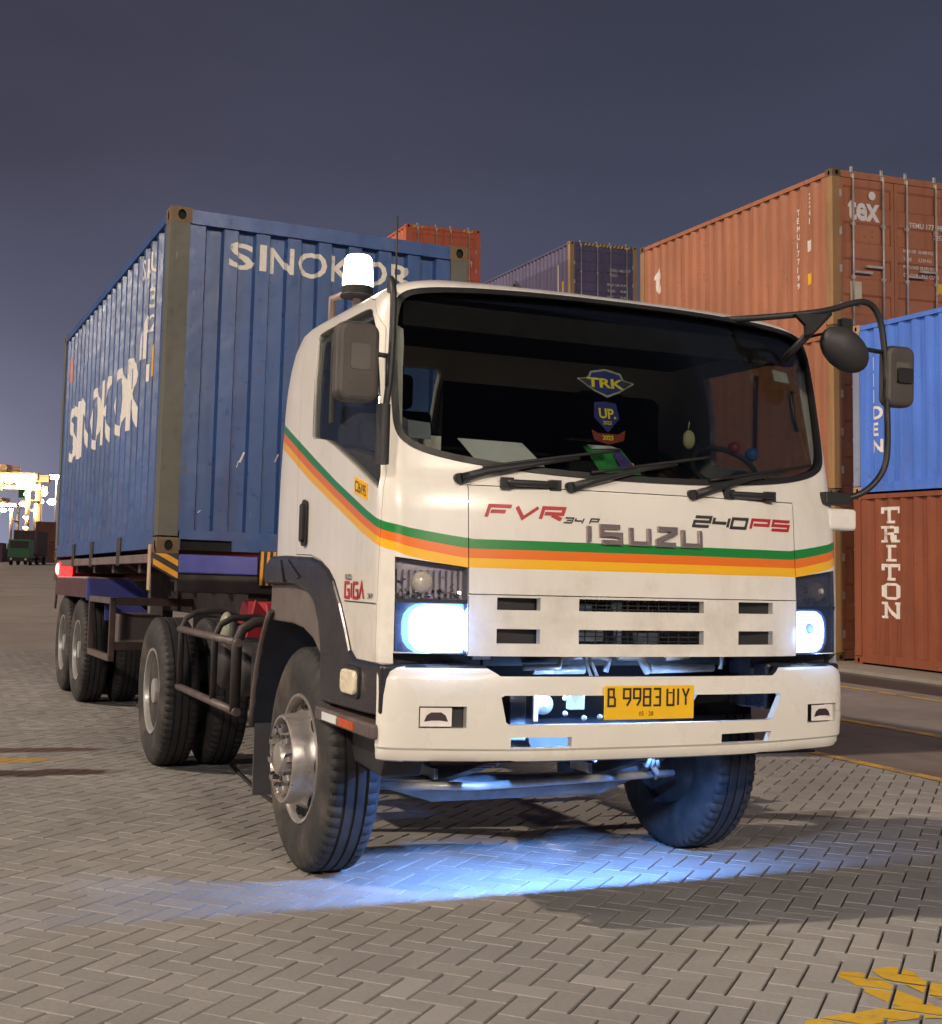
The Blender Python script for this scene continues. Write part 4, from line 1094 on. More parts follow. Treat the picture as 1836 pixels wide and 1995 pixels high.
for a0, a1, z in ((-0.640, -0.372, 1.781), (0.436, 0.706, 1.786)):
    b0 = Bf((a0+a1)/2, 1.78)
    h = MB().tube([(a0+0.02, b0-0.005, z), (a0+0.03, b0-0.035, z), (a1-0.03, b0-0.035, z), (a1-0.02, b0-0.005, z)], 0.013, 10)
    h.cbox((a0+0.025, b0-0.012, z-0.002), (0.05, 0.03, 0.045)); h.cbox((a1-0.025, b0-0.012, z-0.002), (0.05, 0.03, 0.045))
    bevel(h.build('grip_handle', M_BLACK, FPANEL), 0.004)
# wipers
for a, z in ((-0.805, 1.790), (-0.330, 1.775), (0.262, 1.772)):
    b = Bf(a, z)
    w_ = MB().tube([(a, b+0.02, z), (a, b-0.035, z)], 0.022, 12)
    e = (a+0.52, Bf(a+0.52, 1.90)-0.03, 1.900)
    w_.tube([(a, b-0.035, z), (a+0.10, Bf(a+0.10, z+0.03)-0.04, z+0.032), (a+0.34, Bf(a+0.34, 1.865)-0.035, 1.868), e], [0.020, 0.016, 0.010, 0.007], 8)
    w_ = w_.build('wiper', M_BLACK, TR)
    bl = [(a+0.10+0.062*k, Bf(a+0.10+0.062*k, 1.845+0.010*k)-0.020, 1.842+0.0105*k) for k in range(11)]
    MB().tube(bl, 0.008, 6).build('wiper_blade', M_SEAL, w_)
# yellow fleet sticker and side lettering on the door plane
A_L = -1.112
mb = MB().box((A_L-0.001, 0.405, 1.715), (A_L+0.004, 0.575, 1.785)); st = mb.build('sticker', M_STICK, TR)
for v in st.data.vertices: v.co.z += (v.co.y-0.49)*0.24
mb = MB(); flat_text(mb, 'C26195', 0.046, lambda x, y: (A_L-0.003, 0.565-x, 1.727+y+(0.075-x)*0.24), 0.0, 0.70); mb.build('sticker_print', M_DGREY, st)
mb = MB(); q, _ = stroke_geo('GIGA', 0.055, 0.062, 0.020, 0.013); solid_quads(mb, q, lambda x, y, d=1: (A_L-0.002*d, 0.66-x, 1.292+y), 1.0); mb.build('decal', M_RED, TR)
mb = MB(); flat_text(mb, 'ISUZU', 0.024, lambda x, y: (A_L-0.002, 0.66-x, 1.366+y), 0.02); mb.build('decal', M_DGREY, TR)
mb = MB(); flat_text(mb, '34 P', 0.024, lambda x, y: (A_L-0.002, 0.36-x, 1.292+y), 0.02); mb.build('decal', M_DGREY, TR)
MB().box((A_L-0.002, 0.265, 1.274), (A_L, 0.66, 1.278)).build('decal', M_DGREY, TR)

# windshield stickers (on the inside of the glass)
def ws_fn(a0, z0, off): return lambda x, y, d=0: (a0+x, Bf(a0+x, z0+y)+0.020-off, z0+y)
def fan(mb, pts, fn): mb.face([mb.vert(fn(*p)) for p in pts])
M_SBLUE = plain('sticker_blue', (0.02, 0.03, 0.22), 0.5); M_SYEL = plain('sticker_yellow_ink', (0.95, 0.78, 0.02), 0.5); M_SWHT = plain('sticker_grey_line', (0.42, 0.44, 0.36), 0.5); M_SRED = plain('sticker_red', (0.26, 0.03, 0.012), 0.5)
f1 = ws_fn(-0.098, 2.245, 0.0); f2 = ws_fn(-0.098, 2.245, 0.0015); f3 = ws_fn(-0.098, 2.245, 0.003)
OUT = [(-0.142, 0.012), (-0.088, 0.020), (-0.075, 0.048), (0, 0.064), (0.075, 0.048), (0.088, 0.020), (0.142, 0.008), (0.060, -0.040), (0.0, -0.064), (-0.060, -0.040)]
mb = MB(); fan(mb, OUT, f1); em = mb.build('sticker', M_SWHT, WSHIELD)
mb = MB(); fan(mb, [(x*0.91+0.0, y*0.86) for x, y in OUT], f2); mb.build('sticker', M_SBLUE, WSHIELD)
for w_ in ([(-0.128, 0.010), (-0.085, 0.014), (-0.085, -0.020)], [(0.128, 0.007), (0.085, -0.020), (0.085, 0.014)]):
    mb = MB(); fan(mb, w_, f3); mb.build('sticker', M_DGREY, WSHIELD)
mb = MB(); tw = text_w('TRK', 0.042, 0.03); flat_text(mb, 'TRK', 0.042, lambda x, y: f3(x*0.18/tw*1.0-0.095, y-0.022), 0.03); mb.build('sticker_print', M_SYEL, WSHIELD)
g1, g2_, g3 = ws_fn(-0.11, 2.09, 0.0), ws_fn(-0.11, 2.09, 0.0015), ws_fn(-0.11, 2.09, 0.003)
mb = MB(); fan(mb, [(-0.055, 0.066), (0.0, 0.072), (0.052, 0.066), (0.062, 0.0), (0.0, -0.065), (-0.062, 0.0)], g1); mb.build('sticker', M_SBLUE, WSHIELD)
mb = MB(); fan(mb, [(-0.080, -0.055), (-0.05, -0.070), (0.05, -0.070), (0.085, -0.050), (0.075, -0.095), (0.0, -0.118), (-0.070, -0.10)], g2_); mb.build('sticker', M_SRED, WSHIELD)
mb = MB(); flat_text(mb, 'UP.', 0.045, lambda x, y: g3(x-0.038, y-0.004), 0.03); flat_text(mb, '2023', 0.016, lambda x, y: g3(x-0.022, y-0.030), 0.02); flat_text(mb, '2023', 0.020, lambda x, y: g3(x-0.030, y-0.098), 0.02); mb.build('sticker_print', M_SYEL, WSHIELD)
mb = MB(); fan(mb, [(0.845, 2.345), (0.945, 2.342), (0.935, 2.392), (0.838, 2.398)], lambda x, z: (x, Bf(x, z)+0.02, z)); mb.build('sticker', M_PAPER, WSHIELD)
mb = MB(); fan(mb, [(-0.985, 1.955), (-0.895, 1.950), (-0.895, 2.02), (-0.985, 2.03)], lambda x, z: (x, Bf(x, z)+0.03, z)); mb.build('sticker', plain('faded_notice', (0.22, 0.25, 0.28), 0.7), WSHIELD)

# loose things behind the windshield
def loose(o, label, cat): o.matrix_world = T_MW; return tag(o, label, cat)
mb = MB(); p = [(-0.640, 0.335, 1.868), (-0.350, 0.300, 1.872), (-0.385, 0.46, 1.985), (-0.680, 0.49, 1.990)]; mb.poly(p); mb.poly([(a, b+0.003, z-0.001) for a, b, z in p[::-1]])
loose(mb.build('paper_sheet', M_PAPER), 'large pale sheet of paper propped on the dashboard behind the left wiper', 'paper')
MB_ = MB().box((-0.925, 0.335, 1.905), (-0.820, 0.338, 1.975)); loose(MB_.build('white_card', plain('card_white', (0.78, 0.74, 0.68), 0.7)), 'small blank cream card standing in the lower left corner of the windshield', 'card')
mb = MB(); mb.poly([(-0.075, 0.300, 1.862), (0.130, 0.300, 1.862), (0.075, 0.40, 1.985), (-0.115, 0.40, 1.985)]); mb.mi = 1
mb.poly([(0.03, 0.316, 1.885), (0.118, 0.306, 1.873), (0.06, 0.385, 1.972), (0.02, 0.37, 1.953)]); mb.mi = 2; mb.poly([(-0.08, 0.385, 1.97), (0.055, 0.392, 1.98), (0.03, 0.402, 1.99), (-0.10, 0.402, 1.99)])
mb.mi = 3; mb.poly([(0.085, 0.322, 1.893), (0.108, 0.318, 1.89), (0.104, 0.34, 1.915), (0.088, 0.338, 1.912)])
for i in range(4, 16):
    v = mb.v[i]; mb.v[i] = (v[0], v[1]-0.006, v[2]+0.002)
loose(mb.build('snack_packet', [plain('packet_green', (0.05, 0.33, 0.08), 0.5), plain('packet_purple', (0.12, 0.08, 0.35), 0.5), M_PAPER, M_SYEL]), 'green and purple snack packet leaning on the windshield below the shield sticker', 'packet')
mb = MB().tube([(0.47, 0.45, 2.14), (0.465, 0.45, 2.10)], 0.003, 5).sphere((0.468, 0.45, 2.055), 0.036, 8, (0.9, 0.6, 1.25)); loose(mb.build('hanging_charm', plain('charm_cream', (0.45, 0.43, 0.24), 0.6)), 'small cream charm hanging from a string inside the windshield', 'charm')
loose(MB().sphere((0.79, 0.55, 2.045), 0.030, 8).build('dashboard_ball', plain('ball_red', (0.30, 0.015, 0.02), 0.3)), 'little dark red ball on the dashboard at the right of the windshield', 'ball')
loose(MB().sphere((0.893, 0.55, 2.018), 0.034, 8).build('dashboard_ball', plain('ball_blue', (0.03, 0.13, 0.42), 0.3)), 'little bright blue ball on the dashboard beside the red one', 'ball')

# ---- headlights
def headlight(poly, sgn):
    a0, a1 = min(p[0] for p in poly), max(p[0] for p in poly)
    ln = bool_mesh(shell(0.002, 0.007), [PR(grow(poly, -0.002), 1, -0.3, 0.40)], 'INTERSECT', 'headlight', [M_LENS])
    hd = obj('headlight', shade_auto(ln), TR)
    def S_(a, z, d): return (a, Bf(a, z)+d, z)
    hb = MB(); n = 8
    zt = lambda a: poly[3][1]+(poly[2][1]-poly[3][1])*(a-poly[3][0])/(poly[2][0]-poly[3][0])
    for (z0, z1, dd) in ((1.084, 1.287, 0.11), (1.296, None, 0.05)):
        for k in range(n):
            x0 = a0+(a1-a0)*k/n; x1 = a0+(a1-a0)*(k+1)/n
            za, zb = (z1 or zt(x0)-0.004), (z1 or zt(x1)-0.004)
            hb.poly([S_(x0, z0, dd), S_(x1, z0, dd), S_(x1, zb, dd), S_(x0, za, dd)])
            hb.poly([S_(x0, z0, 0.012), S_(x1, z0, 0.012), S_(x1, z0, dd), S_(x0, z0, dd)]); hb.poly([S_(x0, za, 0.012), S_(x0, za, dd), S_(x1, zb, dd), S_(x1, zb, 0.012)])
        for x in (a0+0.004, a1-0.004): hb.poly([S_(x, z0, 0.012), S_(x, (z1 or zt(x)), 0.012), S_(x, (z1 or zt(x)), dd), S_(x, z0, dd)])
    hb.mi = 0
    hb.m = [1 if k < len(hb.m)//2 else 0 for k in range(len(hb.m))]
    hb.build('lamp_housing', [plain('lamp_housing_grey', (0.46, 0.42, 0.44), 0.3, 0.15), plain('lamp_housing_dark', (0.02, 0.03, 0.06), 0.3)], hd)
    fr = MB()
    for z in (1.284,): fr.poly([S_(a0, z, 0.009), S_(a1, z, 0.009), S_(a1, z+0.016, 0.009), S_(a0, z+0.016, 0.009)])
    inn, outr = (a1, a0) if sgn < 0 else (a0, a1)
    fr.build('lamp_divider', M_BLACK, hd)
    # turn-signal chamber: reflector ribs
    rb = MB()
    for k in range(11):
        x = a0+0.02+(a1-a0-0.04)*k/10; rb.box((x-0.006, Bf(x, 1.36)+0.03, 1.305), (x+0.006, Bf(x, 1.36)+0.05, 1.415))
    rb.build('reflector_rib', plain('rib_silver', (0.5, 0.46, 0.47), 0.3, 0.2), hd)['kind'] = 'stuff'
    fc = MB()
    for k in range(40):
        x = a0+0.015+(a1-a0-0.03)*random.random(); z = 1.305+0.03*random.random()*(1 if k % 3 else 3.2); d = Bf(x, z)+0.028; s_ = 0.006
        t1, t2 = random.uniform(-0.7, 0.7)*s_, random.uniform(-0.9, 0.9)*s_
        fc.poly([(x-s_, d-t1-t2, z-s_), (x+s_, d+t1-t2, z-s_), (x+s_, d+t1+t2, z+s_), (x-s_, d-t1+t2, z+s_)])
    fc.build('reflector_facet', M_CHROME, hd)['kind'] = 'stuff'
    xm = (a0+a1)/2
    MB().lathe([(0.055, 0.05), (0.03, 0.042), (0.02, 0.02), (0.018, 0.0001)], 1, (xm+0.03*sgn, Bf(xm, 1.36), 1.365), 16).build('turn_signal_bulb', M_CLEARR, hd)
    # the lit reflector
    cx = inn-sgn*(-0.0) ; w = 0.225 if sgn < 0 else 0.215
    x0, x1 = (inn-w, inn-0.004) if sgn < 0 else (inn+0.004, inn+w)
    P = []
    for px, pz, ra, a_ in ((1, 1, 0.035, 0), (0, 1, 0.07, 90), (0, 0, 0.07, 180), (1, 0, 0.02, 270)):
        X = (x1 if px else x0) if sgn < 0 else (x0 if px else x1); Z = 1.276 if pz else 1.090
        sx = (1 if px else -1)*(1 if sgn < 0 else -1); sz = 1 if pz else -1
        for k in range(5):
            t = R_(a_+90*k/4)
            P.append((X-sx*ra+(1 if sgn < 0 else -1)*ra*math.cos(t), Z-sz*ra+ra*math.sin(t)))
    b = MB(); cx_, cz_ = (x0+x1)/2, 1.183
    cv = b.vert(S_(cx_, cz_, 0.014)); rim = [b.vert(S_(x, z, 0.030)) for x, z in P]; mid = [b.vert(S_(cx_+(x-cx_)*0.7, cz_+(z-cz_)*0.7, 0.016)) for x, z in P]
    n = len(P)
    for k in range(n): b.face((rim[k], rim[(k+1) % n], mid[(k+1) % n], mid[k])); b.face((mid[k], mid[(k+1) % n], cv))
    b.build('lit_reflector', M_HEAD, hd)
    ha = MB(); o_ = [ha.vert(S_(min(max(cx_+(x-cx_)*1.22, a0+0.004), a1-0.004), min(max(cz_+(z-cz_)*1.10, 1.086), 1.283), 0.036)) for x, z in P]; i_ = [ha.vert(S_(x, z, 0.031)) for x, z in P]
    for k in range(n): ha.face((o_[k], o_[(k+1) % n], i_[(k+1) % n], i_[k]))
    ha.build('lamp_halo_ring', M_HEADB, hd)  # blue halo of the lit lamp put into an emissive ring
    ld = bpy.data.lights.new('headlight_glow', 'POINT'); lo = bpy.data.objects.new('headlight_glow', ld); COL.objects.link(lo); lo.parent = hd
    lo.location = (cx_, Bf(cx_, cz_)-0.06, cz_-0.02); ld.energy = 2.2 if sgn < 0 else 1.2; ld.color = (0.22, 0.44, 1.0); ld.shadow_soft_size = 0.05
    if sgn > 0:
        MB().lathe([(0.0, 0.026), (-0.006, 0.024), (-0.012, 0.012), (-0.013, 0.0001)], 1, (cx_-0.012, Bf(cx_, cz_)+0.014, cz_+0.015), 10).build('bulb_cap', emit('bulb_cap_glow', (0.35, 0.55, 0.9), 0.55), hd)
    return hd
headlight(HL_L, -1); headlight(HL_R, 1)

# ---- bumper
def build_bumper():
    def pl(off, b0, A):
        pts = []; ac = A-0.085
        fb = lambda a: b0+off+0.095*abs(a)**2.5
        for i in range(29): a = -ac+2*ac*i/28; pts.append((a, fb(a)))
        p0, p1, p2 = (ac, fb(ac)), (A-0.003, fb(ac)+0.03), (A, fb(ac)+0.075)
        c = [((1-s)**2*p0[0]+2*s*(1-s)*p1[0]+s*s*p2[0], (1-s)**2*p0[1]+2*s*(1-s)*p1[1]+s*s*p2[1]) for s in [k/8 for k in range(1, 9)]]
        return [(-a, b) for a, b in c[::-1]] + pts + c
    lev = [(0.652, 0.050), (0.660, 0.026), (0.680, 0.012), (0.702, 0.010), (0.712, 0.0), (0.80, -0.006), (0.92, -0.006), (0.985, 0.0), (1.015, 0.008), (1.030, 0.022), (1.038, 0.046)]
    mb = MB(); O, I = [], []
    for z, off in lev:
        # ends stay a little higher at the bottom corners
        O.append([mb.vert((a, b, z+(0.014*max(0, abs(a)-0.55) if z < 0.75 else 0))) for a, b in pl(off, 0.0, 1.128-max(0, off)*0.5)])
        I.append([mb.vert((a, b, z+(0.014*max(0, abs(a)-0.55) if z < 0.75 else 0))) for a, b in pl(off+0.034, 0.0, 1.098-max(0, off)*0.5)])
    n = len(O[0])
    for A, B in zip(O, O[1:]):
        for k in range(n-1): mb.face((A[k], A[k+1], B[k+1], B[k]))
    for A, B in zip(I, I[1:]):
        for k in range(n-1): mb.face((A[k+1], A[k], B[k], B[k+1]))
    for k in range(n-1): mb.face((O[0][k+1], O[0][k], I[0][k], I[0][k+1])); mb.face((O[-1][k], O[-1][k+1], I[-1][k+1], I[-1][k]))
    for k in (0, n-1):
        c = [o[k] for o in O]+[i[k] for i in I[::-1]]; mb.face(c if k else c[::-1])
    me = mb.mesh('bumper', M_WHITE)
    slot = [(-0.655, 0.918), (-0.640, 0.925), (0.690, 0.920), (0.700, 0.908), (0.648, 0.812), (0.636, 0.806), (-0.620, 0.808), (-0.634, 0.820)]
    cut = MB().prism(slot, 1, -0.3, 0.3)
    cut.prism(rect(-0.610, -0.348, 0.7165, 0.757), 1, -0.3, 0.3)
    cut.prism([(0.375, 0.713), (0.632, 0.713), (0.648, 0.757), (0.375, 0.752)], 1, -0.3, 0.3)
    cut.prism([(-0.66, 1.1), (-0.705, 1.031), (-0.655, 1.0), (0.655, 0.997), (0.705, 1.031), (0.66, 1.1)][::1], 1, -0.3, 0.3)
    cut.prism(rect(-0.9825, -0.795, 0.797, 0.882), 1, -0.3, 0.125); cut.prism(rect(0.865, 1.055, 0.784, 0.866), 1, -0.3, 0.125)
    me = bool_mesh(me, [cut.mesh('c', M_WHITE)], 'DIFFERENCE', 'bumper', [M_WHITE])
    me.materials.append(M_BLACK)
    for p in me.polygons:
        if p.center.y > 0.024+0.095*abs(p.center.x)**2.5 and abs(p.center.x) < 1.0: p.material_index = 1  # inner faces coloured black to put shade into the slot
    return bevel(obj('bumper', shade_auto(me, 30), TR), 0.006, 2, 45)
BUMP = build_bumper()
def bmp(a): return -0.006+0.095*abs(a)**2.5
BUT = [(-0.75, -0.40), (-0.45, 0.30), (-0.32, 0.42), (-0.34, 0.12), (-0.10, 0.34), (0.10, 0.34), (0.34, 0.12), (0.32, 0.42), (0.45, 0.30), (0.75, -0.40)]
for a0, a1, z0, z1, lab in ((-0.976, -0.852, 0.803, 0.876, -1), (0.895, 1.036, 0.790, 0.860, 1)):
    f = lambda a, z, d=0.0: (a, bmp(a)+0.006-d, z)
    fc = MB(); n = 4
    for k in range(n):
        x0, x1 = a0+(a1-a0)*k/n, a0+(a1-a0)*(k+1)/n
        fc.poly([f(x0, z0), f(x1, z0), f(x1, z1), f(x0, z1)])
    fc = fc.build('fog_lamp_cover', plain('cover_white', (0.78, 0.73, 0.70), 0.4), BUMP)
    s_ = MB(); ca, cz = (a0+a1)/2, (z0+z1)/2; w_, h_ = (a1-a0), (z1-z0)
    # plain dark oval badge
    top = [(-0.38, -0.24), (-0.30, 0.10), (-0.16, 0.26), (0.16, 0.26), (0.30, 0.10), (0.38, -0.24), (0.14, -0.18), (-0.14, -0.18)]
    s_.face([s_.vert(f(ca+x*w_, cz+y*h_, 0.002)) for x, y in top]); s_.build('badge', plain('badge_dark', (0.035, 0.018, 0.028), 0.5), fc)
    # dark recess behind the cover
    g = MB(); lo, hi = (a0-0.006, -0.797) if lab < 0 else (0.867, a1+0.016)
    for k in range(4):
        x0, x1 = lo+(hi-lo)*k/4, lo+(hi-lo)*(k+1)/4; g.poly([f(x0, z0-0.006, -0.03), f(x1, z0-0.006, -0.03), f(x1, z1+0.006, -0.03), f(x0, z1+0.006, -0.03)])
    g.build('fog_lamp_recess', M_BLACK, BUMP)
# number plate
pl_ = MB().box((-0.215, -0.020, 0.825), (0.215, -0.016, 0.963)); pl_ = bevel(pl_.build('number_plate', M_PLATE, TR), 0.002)
M_PRINT = plain('plate_black', (0.02, 0.016, 0.012), 0.5)
mb = MB(); fnp = lambda x0, z0: (lambda x, y, d=1: (x0+x, -0.0205-0.002*d, z0+y))
for s_, x0 in (('B', -0.197), ('9983', -0.125), ('UIY', 0.083)):
    q, _ = stroke_geo(s_, 0.031, 0.068, 0.0165, 0.0085); solid_quads(mb, q, fnp(x0, 0.882), 1.0)
mb.build('plate_print', M_PRINT, pl_)
mb = MB(); flat_text(mb, '05 · 28', 0.018, lambda x, y: (-0.052+x, -0.0215, 0.840+y), 0.01); mb.build('plate_print', M_PRINT, pl_)
mb = MB(); mb.poly([(0.089, -0.0215, 0.93), (0.108, -0.0215, 0.93), (0.108, -0.0215, 0.936), (0.089, -0.0215, 0.936)]); mb.build('plate_print', M_PRINT, pl_)

# ---- what shows behind grille and bumper
MB().box((-0.60, 0.34, 1.02), (0.62, 0.36, 1.52)).build('radiator_core', plain('radiator_dark', (0.012, 0.013, 0.016), 0.7, 0.0, var=0.4, scale=30), TR)
rd = MB()
for k in range(34): x = -0.28+0.017*k; rd.box((x, 0.325, 1.08), (x+0.004, 0.339, 1.36))
rd.build('radiator_fin', plain('fin_dark', (0.03, 0.032, 0.036), 0.6), TR)['kind'] = 'stuff'
for x0, x1, z0, z1 in ((-0.24, -0.06, 1.13, 1.175), (0.0, 0.03, 1.12, 1.19), (0.10, 0.22, 1.12, 1.17), (-0.22, -0.12, 1.25, 1.29), (-0.02, 0.03, 1.25, 1.30)): bevel(MB().box((x0, 0.27, z0), (x1, 0.30, z1)).build('bracket', M_ALU, TR), 0.006)
MB().box((-0.62, 0.42, 1.28), (-0.05, 0.9, 1.32)).build('fan_shroud', M_BLACK, TR)
# pipes and brackets in the gap above the bumper
for pth, rr in (([(-0.46, 0.24, 1.02), (-0.30, 0.22, 1.022), (-0.28, 0.24, 1.062), (-0.10, 0.24, 1.066), (-0.05, 0.24, 1.05), (-0.06, 0.25, 1.0)], 0.013),
                ([(-0.40, 0.27, 1.008), (-0.16, 0.26, 1.010)], 0.020), ([(-0.18, 0.20, 1.09), (-0.12, 0.21, 0.98)], 0.007), ([(-0.205, 0.20, 1.09), (-0.15, 0.21, 0.98)], 0.007),
                ([(0.0, 0.25, 1.07), (0.10, 0.24, 1.068), (0.16, 0.26, 1.0)], 0.022), ([(0.16, 0.24, 1.012), (0.48, 0.24, 1.018)], 0.020), ([(0.24, 0.25, 1.055), (0.36, 0.25, 1.066)], 0.014), ([(0.52, 0.24, 1.01), (0.53, 0.24, 1.07)], 0.010)):
    MB().tube(pth, rr, 8).build('engine_pipe', M_ALU, TR)
MB().box((-0.70, 0.22, 1.055), (-0.62, 0.25, 1.075)).build('bracket', M_ALU, TR)
for a0, a1 in ((-1.08, -0.66), (0.68, 1.09)): MB().box((a0, 0.235, 0.985), (a1, 0.40, 1.075)).build('corner_bracket', M_BLACK, TR)
MB().box((-0.80, 0.42, 0.785), (0.82, 0.44, 1.06)).build('under_panel', M_VOID, TR)
MB().prism([(0.05, 0.656), (0.273, 0.640), (0.273, 0.648), (0.05, 0.664)], 0, -0.93, 0.90).build('light_cutoff_tray', M_VOID, TR)  # unseen plate added to cut off the lamp light on the ground
# horns, relay box, lit work lamps
for a in (-0.365, 0.245): 
    MB().lathe([(0.0, 0.044), (-0.012, 0.042), (-0.016, 0.012), (-0.024, 0.010), (-0.026, 0.0001)], 1, (a, 0.235, 0.866), 20).build('horn', M_ALU, TR)
MB().box((-0.425, 0.20, 0.800), (-0.405, 0.215, 0.93)).build('lamp_bracket', M_ALU, TR)
bevel(MB().box((-0.255, 0.19, 0.845), (-0.19, 0.24, 0.925)).build('relay_box', M_ALU, TR), 0.004)
bevel(MB().prism([(0.30, 0.93), (0.40, 0.93), (0.35, 0.86), (0.34, 0.80), (0.31, 0.80)], 1, 0.20, 0.22).build('bracket', M_ALU, TR), 0.003)
for a, z in ((-0.21, 0.815), (-0.135, 0.818), (0.10, 0.816), (0.14, 0.818), (-0.30, 0.835), (-0.30, 0.90)):
    MB().lathe([(0.0, 0.012), (-0.010, 0.010), (-0.011, 0.0001)], 1, (a, 0.16, z), 8).build('bolt', M_ALU, TR)
LAMPS = []
for a in (-0.36, -0.07, 0.22):
    lp = MB().box((a-0.05, 0.105, 0.928), (a+0.05, 0.165, 0.950)); lp = lp.build('work_lamp', M_BLACK, TR)
    MB().box((a-0.045, 0.110, 0.9255), (a+0.045, 0.160, 0.9275)).build('lamp_face', M_LED, lp)
    ld = bpy.data.lights.new('work_lamp_light', 'POINT'); lo = bpy.data.objects.new('work_lamp_light', ld); COL.objects.link(lo); lo.parent = TR
    lo.location = (a, 0.135, 0.900); ld.energy = 5; ld.color = (0.30, 0.52, 1.0); ld.shadow_soft_size = 0.012
    ld = bpy.data.lights.new('flood_light', 'SPOT'); lo = bpy.data.objects.new('flood_light', ld); COL.objects.link(lo); lo.parent = TR
    lo.location = (a, 0.205, 0.79); lo.rotation_euler = (R_(18), 0, 0); ld.energy = 125; ld.color = (0.14, 0.36, 1.0); ld.shadow_soft_size = 0.012; ld.spot_size = R_(152); ld.spot_blend = 0.85; LAMPS.append(ld)

# ---- axle, springs, frame
ax = MB().tube([(-0.86, 1.27, 0.50), (-0.64, 1.25, 0.41), (-0.46, 1.22, 0.36), (0.46, 1.22, 0.36), (0.64, 1.25, 0.41), (0.86, 1.27, 0.50)], [0.05, 0.055, 0.06, 0.06, 0.055, 0.05], 10)
bevel(ax.build('front_axle', plain('axle_grey', (0.30, 0.31, 0.33), 0.5, 0.2, var=0.25, scale=9, dirt=((0.06, 0.05, 0.05), 0.6)), TR), 0.004)
MB().tube([(-0.82, 1.05, 0.42), (-0.3, 1.02, 0.40), (0.80, 1.05, 0.42)], 0.020, 8).build('tie_rod', M_ALU, TR)
for a in (-0.42, 0.42):
    sp_ = MB()
    for k in range(4): sp_.prism([(0.55+0.08*k, 0.60-0.022*k), (1.25, 0.47-0.022*k), (1.95-0.08*k, 0.60-0.022*k), (1.95-0.08*k, 0.578-0.022*k), (1.25, 0.45-0.022*k), (0.55+0.08*k, 0.578-0.022*k)], 0, a-0.04, a+0.04)
    sp_.build('leaf_spring', M_FRAME, TR)
    bevel(MB().box((a-0.04, 0.36, 0.70), (a+0.04, 5.9, 0.96)).build('chassis_rail', M_FRAME, TR), 0.006)
    MB().box((a-0.06, 1.14, 0.42), (a+0.06, 1.34, 0.47)).build('axle_clamp', M_ALU, TR)
MB().rbox((-0.30, 0.50, 0.62), (0.30, 1.75, 1.25), 0.08, 1).build('engine_block', M_FRAME, TR)
for b in (0.50, 2.0, 2.9, 4.0, 5.6): MB().box((-0.38, b, 0.74), (0.38, b+0.08, 0.92)).build('cross_member', M_FRAME, TR)
MB().tube([(-0.98, 4.77, 0.52), (0.98, 4.77, 0.52)], 0.07, 12).sphere((0, 4.77, 0.52), 0.22, 8).build('rear_axle', M_FRAME, TR)
# coloured hose and brackets near the right hub
MB().tube([(0.52, 0.98, 0.62), (0.58, 0.95, 0.52), (0.66, 0.98, 0.44), (0.70, 1.05, 0.40)], 0.014, 8).build('brake_hose', M_ALU, TR)
MB().tube([(-0.10, 0.42, 0.66), (-0.03, 0.38, 0.60), (0.06, 0.42, 0.66)], 0.010, 8).build('hose_loop', M_ALU, TR)
for k in range(3): MB().tube([(0.36+0.02*k, 0.60, 0.64), (0.38+0.015*k, 0.58, 0.58), (0.37+0.03*k, 0.60, 0.53)], 0.012, 7).build('connector', M_ALU, TR)

# ---- wheels
TD = 0.52
def tyre_mesh():
    pr = [(0.050, 0.285), (0.022, 0.30), (0.010, 0.335), (0.002, 0.385), (0.0, 0.425), (0.006, 0.462), (0.020, 0.492), (0.030, 0.508), (0.040, 0.5165), (0.048, TD), (0.078, TD), (0.081, 0.508), (0.089, 0.508), (0.092, TD), (0.128, TD), (0.131, 0.508), (0.139, 0.508), (0.142, TD),
          (0.178, TD), (0.181, 0.508), (0.189, 0.508), (0.192, TD), (0.222, TD), (0.230, 0.5165), (0.240, 0.508), (0.250, 0.492), (0.264, 0.462), (0.27, 0.425), (0.268, 0.385), (0.260, 0.335), (0.248, 0.30), (0.22, 0.285)]
    lug = {6: .005, 7: .011, 8: .013, 9: .013, 10: .004, 21: .004, 22: .013, 23: .013, 24: .011, 25: .005}
    n = 180
    def mod(j, k, r): return r - (lug.get(j, 0) if k % 3 == 0 else 0)
    mb = MB(); a0 = 0
    for j in range(len(pr)-1):
        pass
    mb.lathe(pr, 0, (0, 0, 0), n, True, mod)
    me = mb.mesh('wheel', [M_RUB, M_TREAD])
    for p in me.polygons:
        if 0.022 < p.center.x < 0.25 and math.hypot(p.center.y, p.center.z) > 0.497: p.material_index = 1
    return shade_auto(me, 30)
TYRE = tyre_mesh()
def rim_front():
    pr = [(0.06, 0.288), (0.030, 0.305), (0.014, 0.300), (0.016, 0.288), (0.030, 0.276), (0.060, 0.268), (0.070, 0.255), (0.045, 0.228), (0.010, 0.212), (-0.052, 0.206), (-0.064, 0.202), (-0.066, 0.190), (-0.056, 0.184), (0.010, 0.176), (0.014, 0.09), (-0.060, 0.085), (-0.085, 0.070), (-0.092, 0.0001)]
    me = MB().lathe(pr, 0, (0, 0, 0), 40).mesh('rim', M_STEEL); return shade_auto(me, 30)
def rim_rear():
    pr = [(0.06, 0.288), (0.030, 0.305), (0.014, 0.300), (0.018, 0.285), (0.05, 0.270), (0.12, 0.262), (0.15, 0.235), (0.15, 0.12), (0.08, 0.11), (0.07, 0.09), (0.03, 0.085), (0.028, 0.0001)]
    return shade_auto(MB().lathe(pr, 0, (0, 0, 0), 40).mesh('rim', M_SILVER), 30)
RIMF, RIMR = rim_front(), rim_rear()
